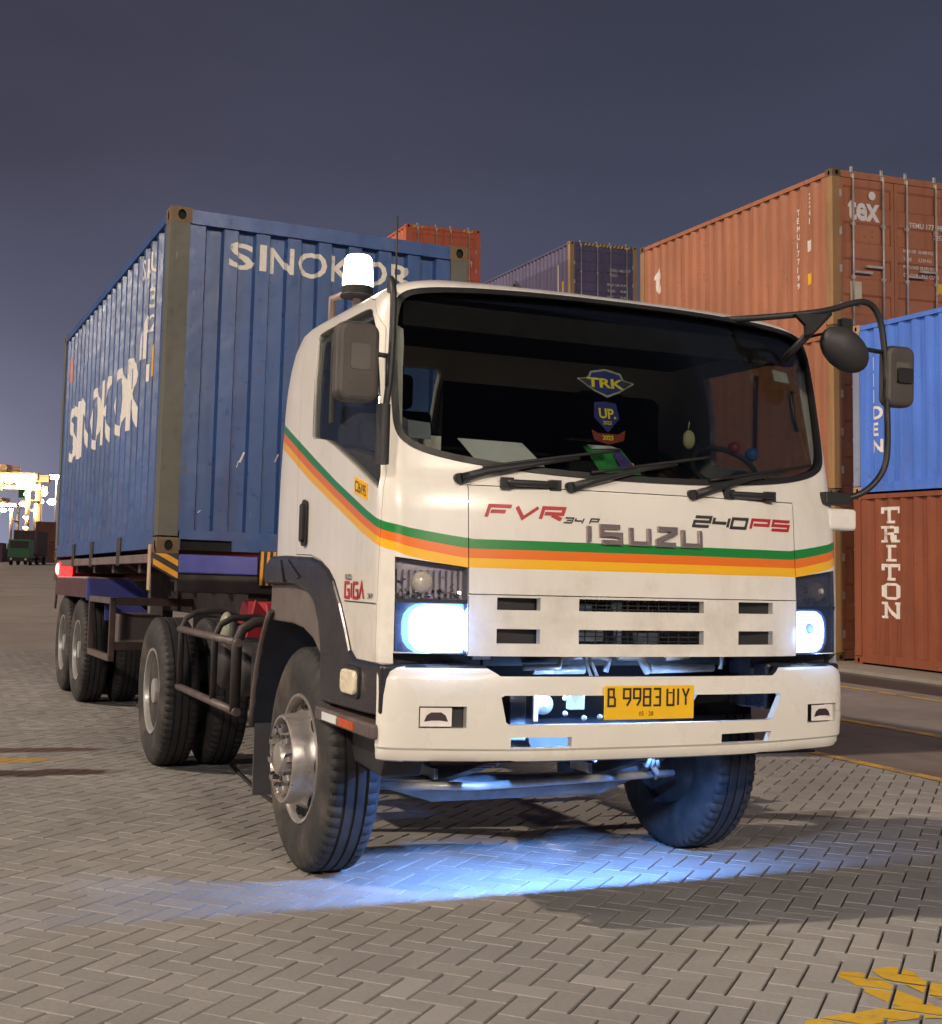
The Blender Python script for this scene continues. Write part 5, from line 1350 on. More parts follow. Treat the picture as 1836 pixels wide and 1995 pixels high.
NUT = MB().lathe([(0.02, 0.034), (-0.030, 0.034), (-0.032, 0.026), (-0.066, 0.024), (-0.074, 0.014), (-0.075, 0.0001)], 0, (0, 0, 0), 6, False).mesh('wheel_nut', M_CHROME)
HOLE = MB().lathe([(0.0, 0.030), (-0.004, 0.026), (-0.0041, 0.0001)], 0, (0, 0, 0), 12).mesh('hole_shade_disc', M_HOLE)  # proud dark discs paint in the shaded openings of the wheel disc
def place_wheel(parent, a, b, z, flip, kind, name='wheel', rot=0.3):
    w = obj(name, TYRE, parent); w.location = (a, b, z)
    w.rotation_euler = (rot, 0, PI if flip else 0)
    if kind == 'inner': return w
    obj('rim', RIMF if kind == 'front' else RIMR, w)
    for k in range(10 if kind == 'front' else 8):
        t = 2*PI*k/(10 if kind == 'front' else 8)
        nn = obj('wheel_nut', NUT, w); nn.location = ((-0.014 if kind == 'front' else 0.145), 0.140*math.cos(t), 0.140*math.sin(t))
    if kind == 'front':
        for k in range(8):
            t = 2*PI*(k+0.4)/8; h = obj('hole_shade_disc', HOLE, w); h.location = (0.030, 0.247*math.cos(t), 0.247*math.sin(t))
            h.rotation_euler = (t+PI/2, 0, 0); h.scale = (1, 1.15, 0.62)
    return w
place_wheel(TR, -1.127, 1.291, TD, False, 'front', rot=0.5); place_wheel(TR, 1.145, 1.291, TD, True, 'front', rot=1.0)
RB = 1.2911+3.4802
place_wheel(TR, -1.19, RB, TD, False, 'rear'); place_wheel(TR, -0.85, RB, TD, False, 'inner'); place_wheel(TR, 1.19, RB, TD, True, 'rear'); place_wheel(TR, 0.85, RB, TD, True, 'inner')

# ---- wings, steps, side gear (mirrored pair; the left one is in view)
FO = [(0.145, 1.034), (0.488, 1.034), (0.559, 1.067), (0.63, 1.161), (0.714, 1.260), (0.815, 1.354), (0.902, 1.402), (1.006, 1.435), (1.153, 1.456), (1.627, 1.464), (1.85, 1.460), (1.93, 1.43), (1.965, 1.37)]
FI = [(1.955, 1.335), (1.562, 1.345), (1.36, 1.335), (1.20, 1.31), (1.08, 1.26), (1.00, 1.17), (0.955, 1.05), (0.945, 0.93), (0.945, 0.83), (0.40, 0.838), (0.15, 0.846)]
LI = [(1.955, 1.332), (1.562, 1.342), (1.36, 1.332), (1.20, 1.307), (1.08, 1.257), (1.0, 1.167), (0.955, 1.047), (0.945, 0.93), (0.99, 0.93), (1.08, 1.02), (1.20, 1.085), (1.36, 1.125), (1.55, 1.14), (1.96, 1.14)]
for s in (-1, 1):
    mir = lambda x: (x, ) if s < 0 else (-x, )
    o0 = -0.022 if s > 0 else 0.0
    A = lambda x: s*x+o0
    def rng2(x, y): return (min(A(x), A(y)), max(A(x), A(y)))
    w_ = MB().prism(grow(FO+FI, 0.009), 0, *rng2(1.125, 0.72)); w_ = bevel(w_.build('fender', M_GLOSSB, TR), 0.018, 3, 50)
    bevel(MB().prism(LI, 0, *rng2(1.085, 0.70)).build('wheel_arch_liner', M_GREYPL, TR), 0.01)
    # moulded creases on the wing
    MB().prism([(1.57, 1.34), (1.60, 1.34), (1.66, 1.45), (1.64, 1.45)], 0, *rng2(1.132, 1.12)).build('fender_rib', M_GLOSSB, w_)
    MB().prism([(1.30, 1.37), (1.34, 1.36), (1.57, 1.452), (1.52, 1.452)], 0, *rng2(1.132, 1.12)).build('fender_rib', M_GLOSSB, w_)
    # side lamp and step
    lm = MB().rbox((min(A(1.125), A(1.15)), 0.405, 0.895), (max(A(1.125), A(1.15)), 0.585, 0.995), 0.03, 0); bevel(lm.build('side_marker_lamp', M_CLEARR, TR), 0.008)
    MB().rbox((min(A(1.125), A(1.133)), 0.39, 0.88), (max(A(1.125), A(1.133)), 0.60, 1.01), 0.03, 0).build('lamp_bezel', M_BLACK, TR)
    if s > 0: x0, x1 = 0, 0
    stp = None if s > 0 else bevel(MB().box((min(A(1.15), A(0.85)), 0.16, 0.745), (max(A(1.15), A(0.85)), 0.92, 0.805)).build('step', M_TUBE, TR), 0.01)
    x0, x1 = rng2(1.155, 1.15)
    if s < 0: MB().box((x0, 0.60, 0.756), (x1, 0.80, 0.79)).build('reflector', M_PAPER, stp); MB().box((x0, 0.38, 0.756), (x1, 0.58, 0.79)).build('reflector', M_ORANGE, stp)
    if s < 0: bevel(MB().prism([(0.30, 0.74), (0.86, 0.74), (0.74, 0.58), (0.40, 0.56)], 0, *rng2(1.02, 0.84)).build('step_well', M_BLACK, TR), 0.01)
    # rear half of the front mudguard with its flap
    arc = [(1.29+0.90*math.cos(t), 0.50+0.90*math.sin(t)) for t in [R_(4+9*k) for k in range(6)]]
    g = MB()
    for p, q in zip(arc, arc[1:]):
        g.prism([p, q, (1.29+(q[0]-1.29)*1.016, 0.50+(q[1]-0.50)*1.016), (1.29+(p[0]-1.29)*1.016, 0.50+(p[1]-0.50)*1.016)], 0, *rng2(1.10, 0.74))
    g.build('rear_mudguard', M_BLACK, TR)
    lip = [(A(1.105), 1.29+0.912*math.cos(t), 0.50+0.912*math.sin(t)) for t in [R_(4+5*k) for k in range(10)]]
    MB().tube(lip, 0.016, 8).build('mudguard_lip', M_TUBE, TR)
    MB().box((min(A(1.09), A(0.75)), 2.185, 0.20), (max(A(1.09), A(0.75)), 2.197, 0.60)).build('mud_flap', plain('flap_grey_rubber', (0.105, 0.10, 0.10), 0.85, var=0.2, scale=5), TR)
    # pipe guard along the tanks
    gd = []
    gp = lambda a, b, z: (A(a), b, z)
    for z in (0.985, 0.60):
        gd.append(MB().tube([gp(1.10, 2.55, z), gp(1.10, 4.20, z)], 0.024, 10).build('guard_rail', M_TUBE, TR))
    for b in (2.60, 3.15, 4.15):
        MB().tube([gp(1.10, b, 0.60), gp(1.10, b, 0.985), gp(1.07, b, 1.06), gp(1.00, b, 1.10), gp(0.85, b, 1.11), gp(0.46, b, 1.00)], 0.020 if b > 2.7 else 0.03, 10).build('guard_hoop', M_FRAME, TR)
    for b in (3.05, 3.55):
        MB().lathe([(-0.02, 0.02), (0, 0.13), (0.02, 0.16), (0.44, 0.16), (0.46, 0.13), (0.48, 0.02)], 0, (min(A(0.98), A(0.5)), b, 0.80), 20).build('air_tank', M_FRAME, TR)
    bevel(MB().box((min(A(0.98), A(0.52)), 2.25, 0.55), (max(A(0.98), A(0.52)), 2.75, 0.98)).build('battery_box', M_BLACK, TR), 0.02)
MB().sphere((-0.92, 3.62, 1.0), 0.10, 8, (0.5, 1.0, 1.25)).build('reservoir_bottle', plain('bottle_greenish', (0.30, 0.33, 0.24), 0.4), TR)
MB().box((-1.04, 2.30, 0.62), (-1.03, 2.36, 0.92)).build('side_reflector', M_ORANGE, TR)
# red fifth wheel gear
bevel(MB().prism([(4.3, 0.98), (5.3, 0.98), (5.15, 1.16), (4.45, 1.16)], 0, -0.45, 0.45).build('fifth_wheel', M_REDF, TR), 0.01)
for a, b in ((-0.62, 4.15), (-0.30, 4.05), (0.15, 4.05), (0.5, 4.1)): bevel(MB().prism([(a-0.04, 0.93), (a+0.14, 0.93), (a+0.10, 1.10), (a+0.02, 1.19)], 1, b, b+0.03).build('red_bracket', M_REDF, TR), 0.004)
MB().box((-0.44, 2.35, 0.30), (-0.36, 2.9, 0.62)).build('red_bracket', M_REDF, TR)
MB().tube([(-0.3, 2.0, 1.2), (-0.3, 2.5, 1.32), (-0.2, 3.3, 1.30), (-0.1, 4.0, 1.25)], 0.02, 8).build('air_hose', M_BLACK, TR)
MB().tube(chaikin([(-0.45, 5.2, 0.5), (-0.55, 5.0, 0.12), (-0.62, 4.75, 0.014), (-0.69, 4.0, 0.014), (-0.735, 3.4, 0.014), (-0.745, 3.0, 0.014), (-0.76, 2.5, 0.014), (-0.80, 2.2, 0.05)], False), 0.013, 8).build('hanging_strap', M_BLACK, TR)

# ---- mirrors
arm = [(-1.02, 0.46, 2.585), (-1.10, 0.24, 2.60), (-1.105, 0.18, 2.54), (-1.108, 0.17, 2.36), (-1.112, 0.17, 2.20), (-1.125, 0.175, 2.07), (-1.125, 0.19, 1.98)]
AL = MB().tube(chaikin(arm, False), 0.014, 10).build('mirror_arm', M_BLACK, TR)
MB().rbox((-1.155, 0.16, 1.83), (-1.105, 0.22, 2.07), 0.02, 2).build('mirror_foot', M_BLACK, AL)
MB().tube([(-1.11, 0.17, 2.26), (-1.19, 0.17, 2.265)], 0.010, 8).tube([(-1.128, 0.165, 2.27), (-1.128, 0.165, 2.14)], 0.008, 8).build('mirror_clamp', M_BLACK, AL)
def mirror_box(c, w, h, d, ang):
    mb = MB().rbox((-w/2, -d/2, -h/2), (w/2, d/2, h/2), 0.045, 1, 6); me = mb.mesh('mirror', plain('mirror_housing', (0.060, 0.052, 0.048), 0.55, var=0.25, scale=8))
    o = bevel(obj('mirror', me, TR), 0.022, 3, 60); o.location = c; o.rotation_euler = (0, 0, ang)
    MB().rbox((-w/2+0.015, d/2-0.004, -h/2+0.015), (w/2-0.015, d/2+0.002, h/2-0.015), 0.035, 1, 6).build('mirror_glass', M_CHROME, o)
    MB().rbox((-w*0.2, -d/2-0.003, -h*0.10), (w*0.25, -d/2+0.01, h*0.22), 0.01, 1).build('mirror_pad', plain('mirror_pad_grey', (0.10, 0.09, 0.08), 0.7), o)
    return o
mirror_box((-1.262, 0.16, 2.222), 0.178, 0.315, 0.075, 0.05)
hoop = [(0.56, 0.47, 2.625), (0.66, 0.30, 2.615), (0.86, 0.16, 2.632), (1.03, 0.15, 2.668), (1.153, 0.15, 2.716), (1.243, 0.15, 2.733), (1.304, 0.15, 2.695), (1.343, 0.15, 2.589), (1.365, 0.15, 2.323), (1.379, 0.15, 2.033), (1.362, 0.16, 1.935), (1.288, 0.18, 1.846), (1.198, 0.21, 1.805), (1.11, 0.24, 1.80)]
HP = MB().tube(chaikin(hoop, False), 0.015, 10).build('mirror_arm', M_BLACK, TR)
MB().prism([(0.83, 2.630), (1.035, 2.665), (0.93, 2.55), (0.895, 2.54), (0.89, 2.585)], 1, 0.145, 0.165).build('arm_gusset', M_BLACK, HP)
MB().tube([(1.03, 0.155, 2.66), (0.93, 0.20, 2.54), (0.88, 0.30, 2.44)], 0.018, 8).build('arm_brace', M_BLACK, HP)
bevel(MB().box((1.045, 0.18, 1.772), (1.19, 0.26, 1.83)).build('arm_foot', M_BLACK, HP), 0.008)
bevel(MB().box((1.08, 0.20, 1.655), (1.245, 0.38, 1.757)).build('corner_pod', M_WHITE, TR), 0.018, 3)
mirror_box((1.432, 0.16, 2.392), 0.165, 0.29, 0.075, -0.05)
MB().rbox((1.40, 0.108, 2.36), (1.49, 0.125, 2.43), 0.01, 1).build('mirror_clamp', M_SEAL, HP)
rm = MB().sphere((0, 0, 0), 0.1, 12, (1.38, 0.8, 0.92)).build('round_mirror', plain('round_mirror_housing', (0.028, 0.027, 0.030), 0.6), TR)
rm.location = (1.098, 0.13, 2.488); rm.rotation_euler = (0, R_(30), 0)
MB().tube([(1.13, 0.13, 2.50), (1.25, 0.15, 2.505), (1.36, 0.15, 2.50)], 0.011, 8).build('mirror_clamp', M_BLACK, HP)
MB().cbox((1.10, 0.13, 2.60), (0.05, 0.05, 0.06)).build('mirror_clamp', M_SEAL, HP)

# ---- beacon on the roof
bk = MB().tube([(-0.93, 1.56, 2.58), (-0.93, 1.56, 2.765), (-0.88, 1.34, 2.768)], 0.02, 8).cbox((-0.87, 1.36, 2.70), (0.03, 0.03, 0.12)); bk = bk.build('beacon_bracket', plain('bracket_pinkish_metal', (0.36, 0.28, 0.27), 0.5, 0.4), TR)
MB().lathe([(0.0, 0.085), (0.012, 0.085), (0.014, 0.078), (0.05, 0.076), (0.052, 0.0001)], 2, (-0.875, 1.33, 2.735), 20).build('beacon_base', M_BLACK, bk)
MB().lathe([(0.0, 0.074), (0.02, 0.076), (0.10, 0.070), (0.138, 0.066), (0.152, 0.056), (0.156, 0.0001)], 2, (-0.875, 1.33, 2.786), 20).build('beacon_lens', M_BEACON, bk)
MB().tube([(-0.98, 0.50, 2.60), (-0.975, 0.52, 2.93)], 0.004, 6).build('aerial', M_FRAME, TR)
MB().tube([(-0.42, 0.52, 2.67), (-0.42, 0.50, 2.70), (-0.40, 0.47, 2.66)], 0.008, 6).build('washer_nozzle', M_BLACK, TR)
#__PART4__

# ================================================================== the trailer under the blue container
TRL = empty('container_trailer', 'dark skeletal semi-trailer with blue front beam and striped corner plates carrying the blue container', 'trailer', None, C_MW)
def tb(lo, hi, name, mat, bv=0.006, par=TRL):
    o = MB().box(lo, hi).build(name, mat, par); return bevel(o, bv) if bv else o
tb((0.157, -0.03, -0.158), (0.762, 0.10, -0.016), 'front_beam', M_BLUEB, 0.012); tb((0.955, -0.03, -0.158), (2.28, 0.10, -0.016), 'front_beam', M_BLUEB, 0.012)
tb((0.157, 0.0, -0.30), (2.28, 0.08, -0.165), 'lower_beam', M_FRAME)
def hazard(x0, x1, zt, zl, zr, y, n, name='hazard_plate', slant=0.5):
    mb = MB().prism([(x0, zt), (x1, zt), (x1, zr), (x0, zl)], 1, y, y+0.02); p = mb.build(name, M_FRAME, TRL)
    for k in range(n):
        mb = MB(); w = x1-x0; h = zt-min(zl, zr)
        a = -0.25+k*1.35/n; pts = [(x0, zt-h*(a)), (x0, zt-h*(a+0.66/n)), (x1, zt-h*(a+0.66/n+slant)), (x1, zt-h*(a+slant))]
        def clip(P):
            out = []
            for i in range(len(P)):
                A, B = P[i-1], P[i]
                f = lambda q: min(zt-0.002-q[1], q[1]-((zl+(zr-zl)*(q[0]-x0)/w)+0.002))
                for lo_ in (0,):
                    pass
            return P
        Q = [(x, min(zt-0.003, max(z, zl+(zr-zl)*(x-x0)/w+0.004))) for x, z in pts]
        m2 = [Q[0], Q[1]]; steps = 6
        up = [(pts[0][0]+(pts[3][0]-pts[0][0])*i/steps, pts[0][1]+(pts[3][1]-pts[0][1])*i/steps) for i in range(steps+1)]
        dn = [(pts[1][0]+(pts[2][0]-pts[1][0])*i/steps, pts[1][1]+(pts[2][1]-pts[1][1])*i/steps) for i in range(steps+1)]
        cl = lambda q: (q[0], min(zt-0.003, max(q[1], zl+(zr-zl)*(q[0]-x0)/w+0.004)))
        for i in range(steps):
            A, B, C_, D = cl(up[i]), cl(up[i+1]), cl(dn[i+1]), cl(dn[i])
            if A[1]-D[1] < 1e-4 and B[1]-C_[1] < 1e-4: continue
            mb.poly([(A[0], y-0.002, A[1]), (B[0], y-0.002, B[1]), (C_[0], y-0.002, C_[1]), (D[0], y-0.002, D[1])])
        if mb.f: mb.build('hazard_stripe', M_YEL, p)
    return p
hazard(-0.030, 0.155, -0.014, -0.115, -0.215, -0.035, 3); hazard(2.283, 2.468, -0.014, -0.215, -0.115, -0.035, 3)
# narrow striped plate in the middle of the beam
p = MB().box((0.765, -0.05, -0.235), (0.952, -0.03, 0.028)).build('hazard_plate', M_FRAME, TRL)
for k in range(4):
    x = 0.768+0.047*k; MB().prism([(x, -0.232), (x+0.022, -0.232), (x+0.030, 0.024), (x+0.008, 0.024)], 1, -0.053, -0.0505).build('hazard_stripe', M_YEL, p)
for x in (0.72, 1.55): tb((x, 0.08, -0.50), (x+0.16, 6.0, -0.03), 'main_beam', M_FRAME2, 0.008)
for v in (0.9, 2.2, 3.3, 4.5, 5.6): tb((0.05, v, -0.16), (2.39, v+0.10, -0.05), 'cross_member', M_FRAME2)
tb((-0.01, 0.25, -0.085), (0.05, 5.9, -0.018), 'side_rail', plain('rail_grey', (0.16, 0.12, 0.115), 0.55, var=0.25), 0.004); tb((2.39, 0.25, -0.085), (2.45, 5.9, -0.018), 'side_rail', M_FRAME2, 0.004)
for v in (1.55, 3.1, 4.35): tb((-0.014, v, -0.10), (0.0, v+0.16, 0.14), 'twist_lock', M_FRAME)
tb((-0.045, 0.03, -0.29), (-0.030, 0.10, 0.05), 'corner_post', plain('pale_post', (0.45, 0.33, 0.22), 0.6), 0.004)
tb((-0.02, 5.62, -0.24), (2.46, 5.86, -0.02), 'rear_beam', M_FRAME2)
for x in (0.05, 2.30):
    tl = MB().rbox((x-0.07, 5.40, -0.20), (x+0.07, 5.62, -0.03), 0.03, 1).build('tail_lamp', M_TAILR, TRL)
    MB().sphere((x-0.07, 5.52, -0.115), 0.055, 8, (0.5, 1.4, 1.2)).build('lamp_lens', M_TAIL, tl)
# mudguard boxes over the tandem wheels
for s in (0, 1):
    X = lambda x: x if s == 0 else CW-x
    def bx(x0, x1): return (min(X(x0), X(x1)), max(X(x0), X(x1)))
    fm = plain('fender_dark_red', (0.075, 0.03, 0.035), 0.55, var=0.2)
    a, b = bx(-0.01, 0.62)
    top = MB().box((a, 3.36, -0.215), (b, 5.72, -0.195)); top = bevel(top.build('wheel_fender', plain('fender_highlight_edge', (0.40, 0.28, 0.30), 0.45), TRL), 0.004)  # pale pink paints in the highlight along the fender top
    a2, b2 = bx(-0.012, 0.006)
    MB().prism([(3.37, -0.216), (5.72, -0.216), (5.80, -0.56), (5.74, -0.56), (5.66, -0.40), (3.37, -0.40)], 0, a2, b2).build('fender_skirt', fm, top)
    MB().prism([(X(-0.012), -0.216), (X(0.40), -0.216), (X(0.66), -0.42), (X(-0.012), -0.42)], 1, 3.335, 3.358).build('fender_front', M_BLUEB, top)
    # side guard cage ahead of the wheels
    for z in (-0.43, -0.93): tb((bx(0.0, 0.05)[0], 1.97, z), (bx(0.0, 0.05)[1], 3.22, z+0.055), 'guard_bar', M_TUBE, 0.004)
    for v in (1.97, 3.20): tb((bx(0.0, 0.05)[0], v, -0.93), (bx(0.0, 0.05)[1], v+0.05, -0.375), 'guard_post', M_FRAME2, 0.004)
    for z in (-0.44, -0.83): tb((bx(0.05, 0.75)[0], 1.97, z), (bx(0.05, 0.75)[1], 2.04, z+0.07), 'guard_arm', M_FRAME2, 0.004)
    MB().prism([(X(0.10), -0.45), (X(0.42), -0.45), (X(0.60), -0.60), (X(0.10), -0.60)], 1, 2.9, 2.92).build('blue_bracket', M_BLUEB, TRL)
    bevel(MB().box((bx(0.12, 0.50)[0], 2.25, -0.80), (bx(0.12, 0.50)[1], 2.75, -0.52)).build('tool_box', plain('box_grey', (0.10, 0.09, 0.085), 0.6), TRL), 0.02)
    tb((bx(0.46, 0.58)[0], 2.60, -1.36), (bx(0.46, 0.58)[1], 2.72, -0.05), 'landing_leg', plain('leg_grey', (0.19, 0.17, 0.16), 0.6)); tb((bx(0.40, 0.64)[0], 2.56, -1.40), (bx(0.40, 0.64)[1], 2.76, -1.36), 'landing_foot', M_FRAME)
CI = C_MW.inverted()
for v in (4.07, 5.22):
    for x, fl in ((0.0, False), (0.34, False), (CW, True), (CW-0.34, True)):
        wpt = C_MW @ Vector((x, v, 0)); q = CI @ Vector((wpt.x, wpt.y, zg(wpt.x, wpt.y)+TD))
        place_wheel(TRL, q.x, q.y, q.z, fl, 'rear' if x in (0.0, CW) else 'inner')
    tb((0.3, v-0.07, -1.02), (2.13, v+0.07, -0.88), 'trailer_axle', M_FRAME)
tb((0.70, 3.6, -0.86), (0.88, 5.7, -0.50), 'suspension', M_FRAME); tb((1.55, 3.6, -0.86), (1.73, 5.7, -0.50), 'suspension', M_FRAME)
tb((0.9, 0.3, -0.54), (1.54, 1.4, -0.50), 'king_pin_plate', M_FRAME)

# ================================================================== far end of the yard
def at_px(px, D):
    """ground point under image column px at depth D"""
    q = _R.transposed() @ Vector(((px-918)/F_PX, (1100-997.5)/F_PX, 1.0)); x, y = q.x*D/q.y, D
    return Vector((x, y, zg(x, y)))
def yaw_mw(p, th): return Matrix.Translation(p) @ Matrix.Rotation(th, 4, 'Z')
G_GRN = plain('green_cab_paint', (0.07, 0.22, 0.09), 0.4, var=0.12); G_DK = plain('far_dark', (0.05, 0.035, 0.035), 0.7)
def far_truck(p, th):
    r = empty('terminal_truck', 'small green yard truck parked far off at the left edge of the yard', 'truck', None, yaw_mw(p, th))
    bevel(MB().prism([(0.0, 0.75), (0.0, 1.9), (0.12, 2.75), (1.75, 2.75), (1.75, 0.75)], 0, -1.15, 1.15).build('cab', G_GRN, r), 0.06)
    MB().prism([(-0.012, 1.85), (0.085, 2.6), (0.10, 2.6), (0.01, 1.85)], 0, -0.95, 0.95).build('windshield', M_SGLASS if False else G_DK, r)
    MB().box((-1.165, 0.35, 1.75), (-1.152, 1.25, 2.5)).build('side_window', G_DK, r)
    MB().box((-1.2, -0.12, 0.45), (1.2, 0.25, 0.85)).build('bumper', M_FRAME2, r)
    MB().box((-0.45, 0.3, 0.6), (0.45, 9.5, 0.85)).build('chassis', G_DK, r)
    for a in (-1.0, 0.72):
        for b in (1.0, 4.5, 8.2): place_wheel(r, a-0.13 if a < 0 else a+0.41, b, TD, a > 0, 'rear' if b > 2 or True else 'front')
    for a in (-0.75, 0.75): MB().lathe([(0, 0.13), (-0.02, 0.11), (-0.021, 0.0001)], 1, (a, -0.12, 0.66), 10).build('headlight', M_CLEARR, r)
    MB().tube([(-1.25, 0.1, 2.3), (-1.25, 0.1, 1.7)], 0.08, 6).build('mirror', M_PAPER, r)
    MB().box((-1.1, 2.6, 1.1), (1.1, 9.3, 1.2)).build('deck', G_DK, r)
    return r
FT = at_px(36, 140); far_truck(FT, 0.12)
_fd = Matrix.Rotation(0.12, 4, 'Z') @ Vector((-1.5, 2.9, 1.214))
P_FAR1 = container_paint('far_brown', (0.20, 0.125, 0.105), 0.2, 0.6, 0.15); P_FAR2 = container_paint('far_rust', (0.40, 0.17, 0.11), 0.2, 0.6, 0.15); P_FAR3 = container_paint('far_purple', (0.17, 0.115, 0.14), 0.2, 0.6, 0.15)
_fm = yaw_mw(FT, 0.12) @ Matrix.Translation((-1.219, 2.7, 1.214))
make_container('dull brown container riding behind the green yard truck', (P_FAR1, P_FAR1, P_FAR1), _fm)
FS = at_px(66, 165)
for k, (m_, lab) in enumerate(((P_FAR2, 'rust coloured container on the ground of the distant stack right of the green truck'), (P_FAR2, 'rust coloured container on top of the distant stack right of the green truck'))):
    make_container(lab, (m_, m_, m_), yaw_mw(FS+Vector((0.0, 0, 0.012*(k == 0)+2.591*k)), 0.30), group='distant rust coloured containers')
FS2 = at_px(59, 172)
make_container('purple grey container low in the distance just behind the rust coloured stack', (P_FAR3,)*3, yaw_mw(FS2+Vector((-0.3, 0, 0.012)), 0.1))
FS3 = at_px(-34, 175)
make_container('purple grey container at the far left edge of the yard', (P_FAR3,)*3, yaw_mw(FS3+Vector((0, 0, 0.012)), 0.1))

M_CRANE = plain('crane_paint', (0.55, 0.42, 0.30), 0.5, var=0.1); M_FLOOD = emit('flood_lamp', (1.0, 0.60, 0.25), 130); M_FLOODW = emit('flood_lamp_white', (1.0, 0.90, 0.75), 110)
def bar(name, a, b, w, mat, par): 
    return MB().tube([a, b], w, 4).build(name, mat, par)
def lamp(par, p, r, mat):
    r *= 1.15
    h = MB().lathe([(0.0, r), (0.02, r), (0.25*r+0.3, r*0.6), (0.3*r+0.4, 0.0001)], 2, (0, 0, 0), 10).build('lamp_housing', G_DK, par); h.location = p
    MB().sphere((0, 0, -0.05), r*0.92, 6, (1, 1, 0.7)).build('flood_lamp', mat, h); return h
def gantry(px, D, th, span, H, label, lamps):
    p = at_px(px, D); r = empty('gantry_crane', label, 'crane', 'lit yard cranes on the horizon', yaw_mw(p, th))
    for x in (-span, 0):
        for y in (0, 7): bar('leg', (x, y, 0.9), (x, y, H), 0.55, M_CRANE, r)
        bar('sill_beam', (x, -1, 1.6), (x, 8, 1.6), 0.6, M_CRANE, r); bar('portal_tie', (x, 0, H*0.72), (x, 7, H*0.72), 0.35, M_CRANE, r)
        for y in (-0.5, 7.5): 
            w = MB().lathe([(-0.3, 0.8), (0.3, 0.8)], 0, (x, y, 0.8), 14).build('wheel', G_DK, r)
    for y in (0, 7): MB().box((-span-1, y-0.6, H-0.2), (2.2, y+0.6, H+1.4)).build('girder', M_CRANE, r)
    MB().box((-span-0.8, -0.75, H+0.25), (1.8, -0.61, H+0.75)).build('girder_glow_strip', M_FLOOD, r)  # added emissive strip gives the girder its floodlit glare
    MB().box((-span*0.35, -0.5, H+1.4), (-span*0.35+3, 7.5, H+3.2)).build('trolley', M_CRANE, r); MB().box((-span*0.35+0.4, -2.2, H-2.8), (-span*0.35+2.4, -0.7, H-0.3)).build('operator_cabin', G_GRN, r)
    for q in lamps: lamp(r, q[:3], q[3], M_FLOOD if len(q) < 5 else M_FLOODW)
    return r
gantry(49, 300, -0.05, 23, 17.6, 'nearest yard crane with a bright lamp-lit girder running out of the picture on the left', [(-22, -0.8, 17.2, 0.9), (-17, -0.8, 17.2, 0.9), (-12, -0.8, 17.3, 0.9), (-7.5, -0.8, 17.3, 1.0), (-4.2, -0.8, 17.2, 1.0), (-1.6, -0.8, 17.0, 1.1), (0.6, -0.8, 17.0, 1.1), (2.0, -0.8, 15.9, 1.0), (-0.8, -0.8, 12.0, 0.75), (-5.4, -0.8, 11.8, 0.8), (0, -0.9, 14.2, 0.6), (0, -0.9, 9.0, 0.5), (0, -0.9, 6.6, 0.5)])
gantry(64, 420, 0.1, 15, 21.5, 'middle yard crane partly hidden by the blue container', [(2.4, -0.8, 20.6, 1.35, 1), (5.2, -0.8, 17.8, 1.3, 1), (1.4, -0.8, 17.8, 1.2, 1), (-0.6, -0.8, 15.0, 0.5, 1)])
gantry(18, 480, 0.0, 18, 18.5, 'farthest yard crane low at the left edge behind the brown container', [(0, -0.8, 17.5, 0.8), (-2.6, -0.8, 17.2, 1.0, 1)])
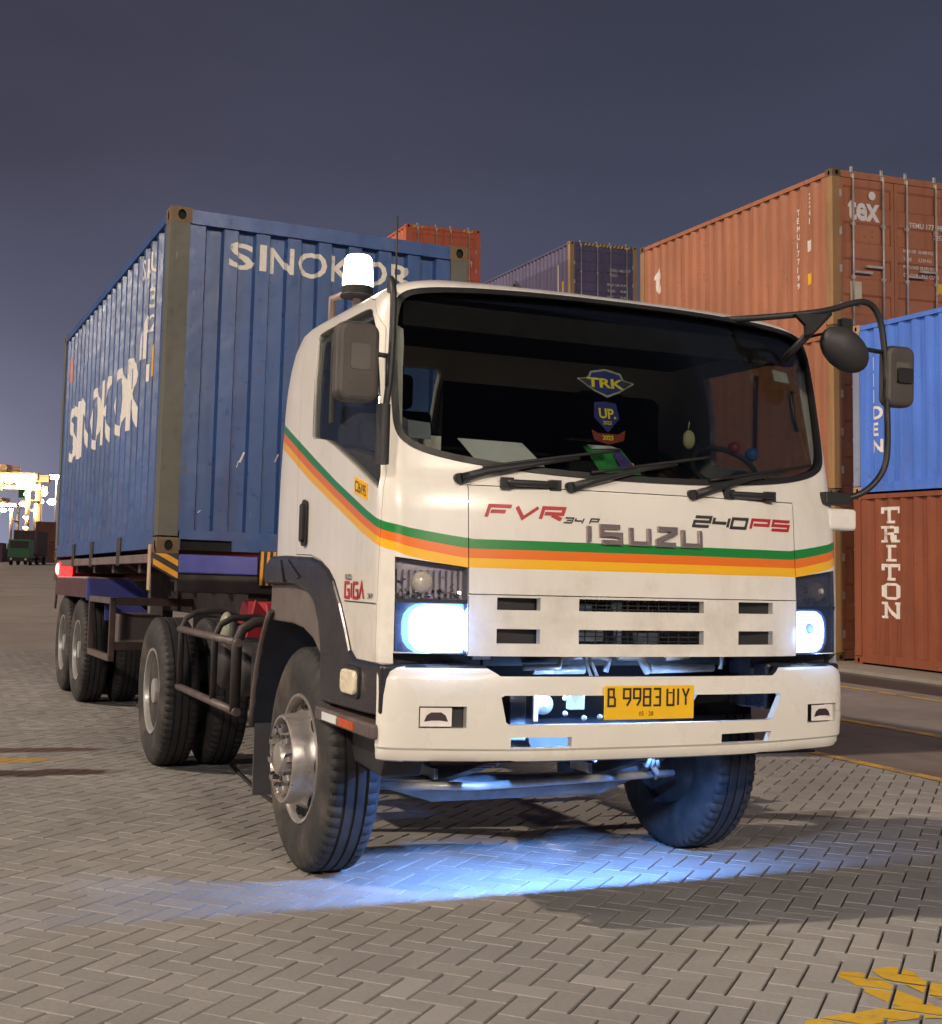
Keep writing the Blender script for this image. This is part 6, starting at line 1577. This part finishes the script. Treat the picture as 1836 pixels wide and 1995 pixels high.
# lamp pole beside the blue container edge
def pole(px, D, H, label, heads):
    r = empty('lamp_pole', label, 'lamp pole', None, yaw_mw(at_px(px, D), 0)); MB().tube([(0, 0, 0), (0, 0, H)], [0.25, 0.14], 8).build('pole', M_ROD, r)
    MB().tube([(-1.4, 0, H), (1.4, 0, H)], 0.1, 6).build('cross_arm', M_ROD, r)
    for x, rr in heads: lamp(r, (x, -0.1, H-0.2), rr, M_FLOODW)
pole(103, 330, 20.2, 'slim lamp pole with two white lamps at the rear edge of the blue container', [(-0.9, 0.9), (0.9, 1.0)])

# ================================================================== floodlight masts the yard is lit by (their lamps mirror in the cab paint)
def mast(x, y, H, aim, power, size, label, col):
    p = Vector((x, y, zg(x, y))); d = Vector((aim.x-x, aim.y-y, 0)); th = math.atan2(d.y, d.x)-PI/2
    r = empty('floodlight_mast', label, 'floodlight', 'floodlight masts of the yard', yaw_mw(p, th))
    MB().tube([(0, 0, 0), (0, 0, H)], [0.28, 0.14], 10).build('pole', M_ROD, r); MB().cbox((0, 0, 0.15), (0.9, 0.9, 0.3)).build('base', M_CONC, r)
    MB().tube([(-1.9, 0.05, H-0.3), (1.9, 0.05, H-0.3)], 0.07, 6).build('cross_arm', M_ROD, r)
    for k in range(4):
        xx = -1.65+1.1*k; hd = bevel(MB().box((xx-0.35, 0.10, H-0.55), (xx+0.35, 0.34, H-0.05)).build('lamp_head', G_DK, r), 0.02)
        ld = bpy.data.lights.new('lamp_light', 'AREA'); ld.shape = 'RECTANGLE'; ld.size = 0.6; ld.size_y = 0.4; ld.energy = power/4; ld.color = col
        lo = bpy.data.objects.new('lamp_light', ld); COL.objects.link(lo); lo.parent = hd; lo.location = (xx, 0.36, H-0.30)
        wd = aim - (p + Vector((0, 0, H))); dl = math.hypot(wd.x, wd.y); lo.rotation_euler = (PI/2+math.atan2(wd.z, dl), 0, 0)
        MB().box((xx-0.31, 0.342, H-0.51), (xx+0.31, 0.348, H-0.09)).build('lamp_glass', M_FLOODW, hd)
AIM = TRUCK_O+Vector((0, 2, 1.2))
mast(13, -24, 15, AIM, 11500, 1, 'floodlight mast standing behind the camera on the right', (1.0, 0.83, 0.66))
mast(-9, -27, 15, AIM, 7000, 1, 'floodlight mast standing behind the camera on the left', (1.0, 0.86, 0.72))
mast(-88, 20, 24, AIM, 26000, 1, 'floodlight mast far out to the left of the trailer', (1.0, 0.84, 0.68))
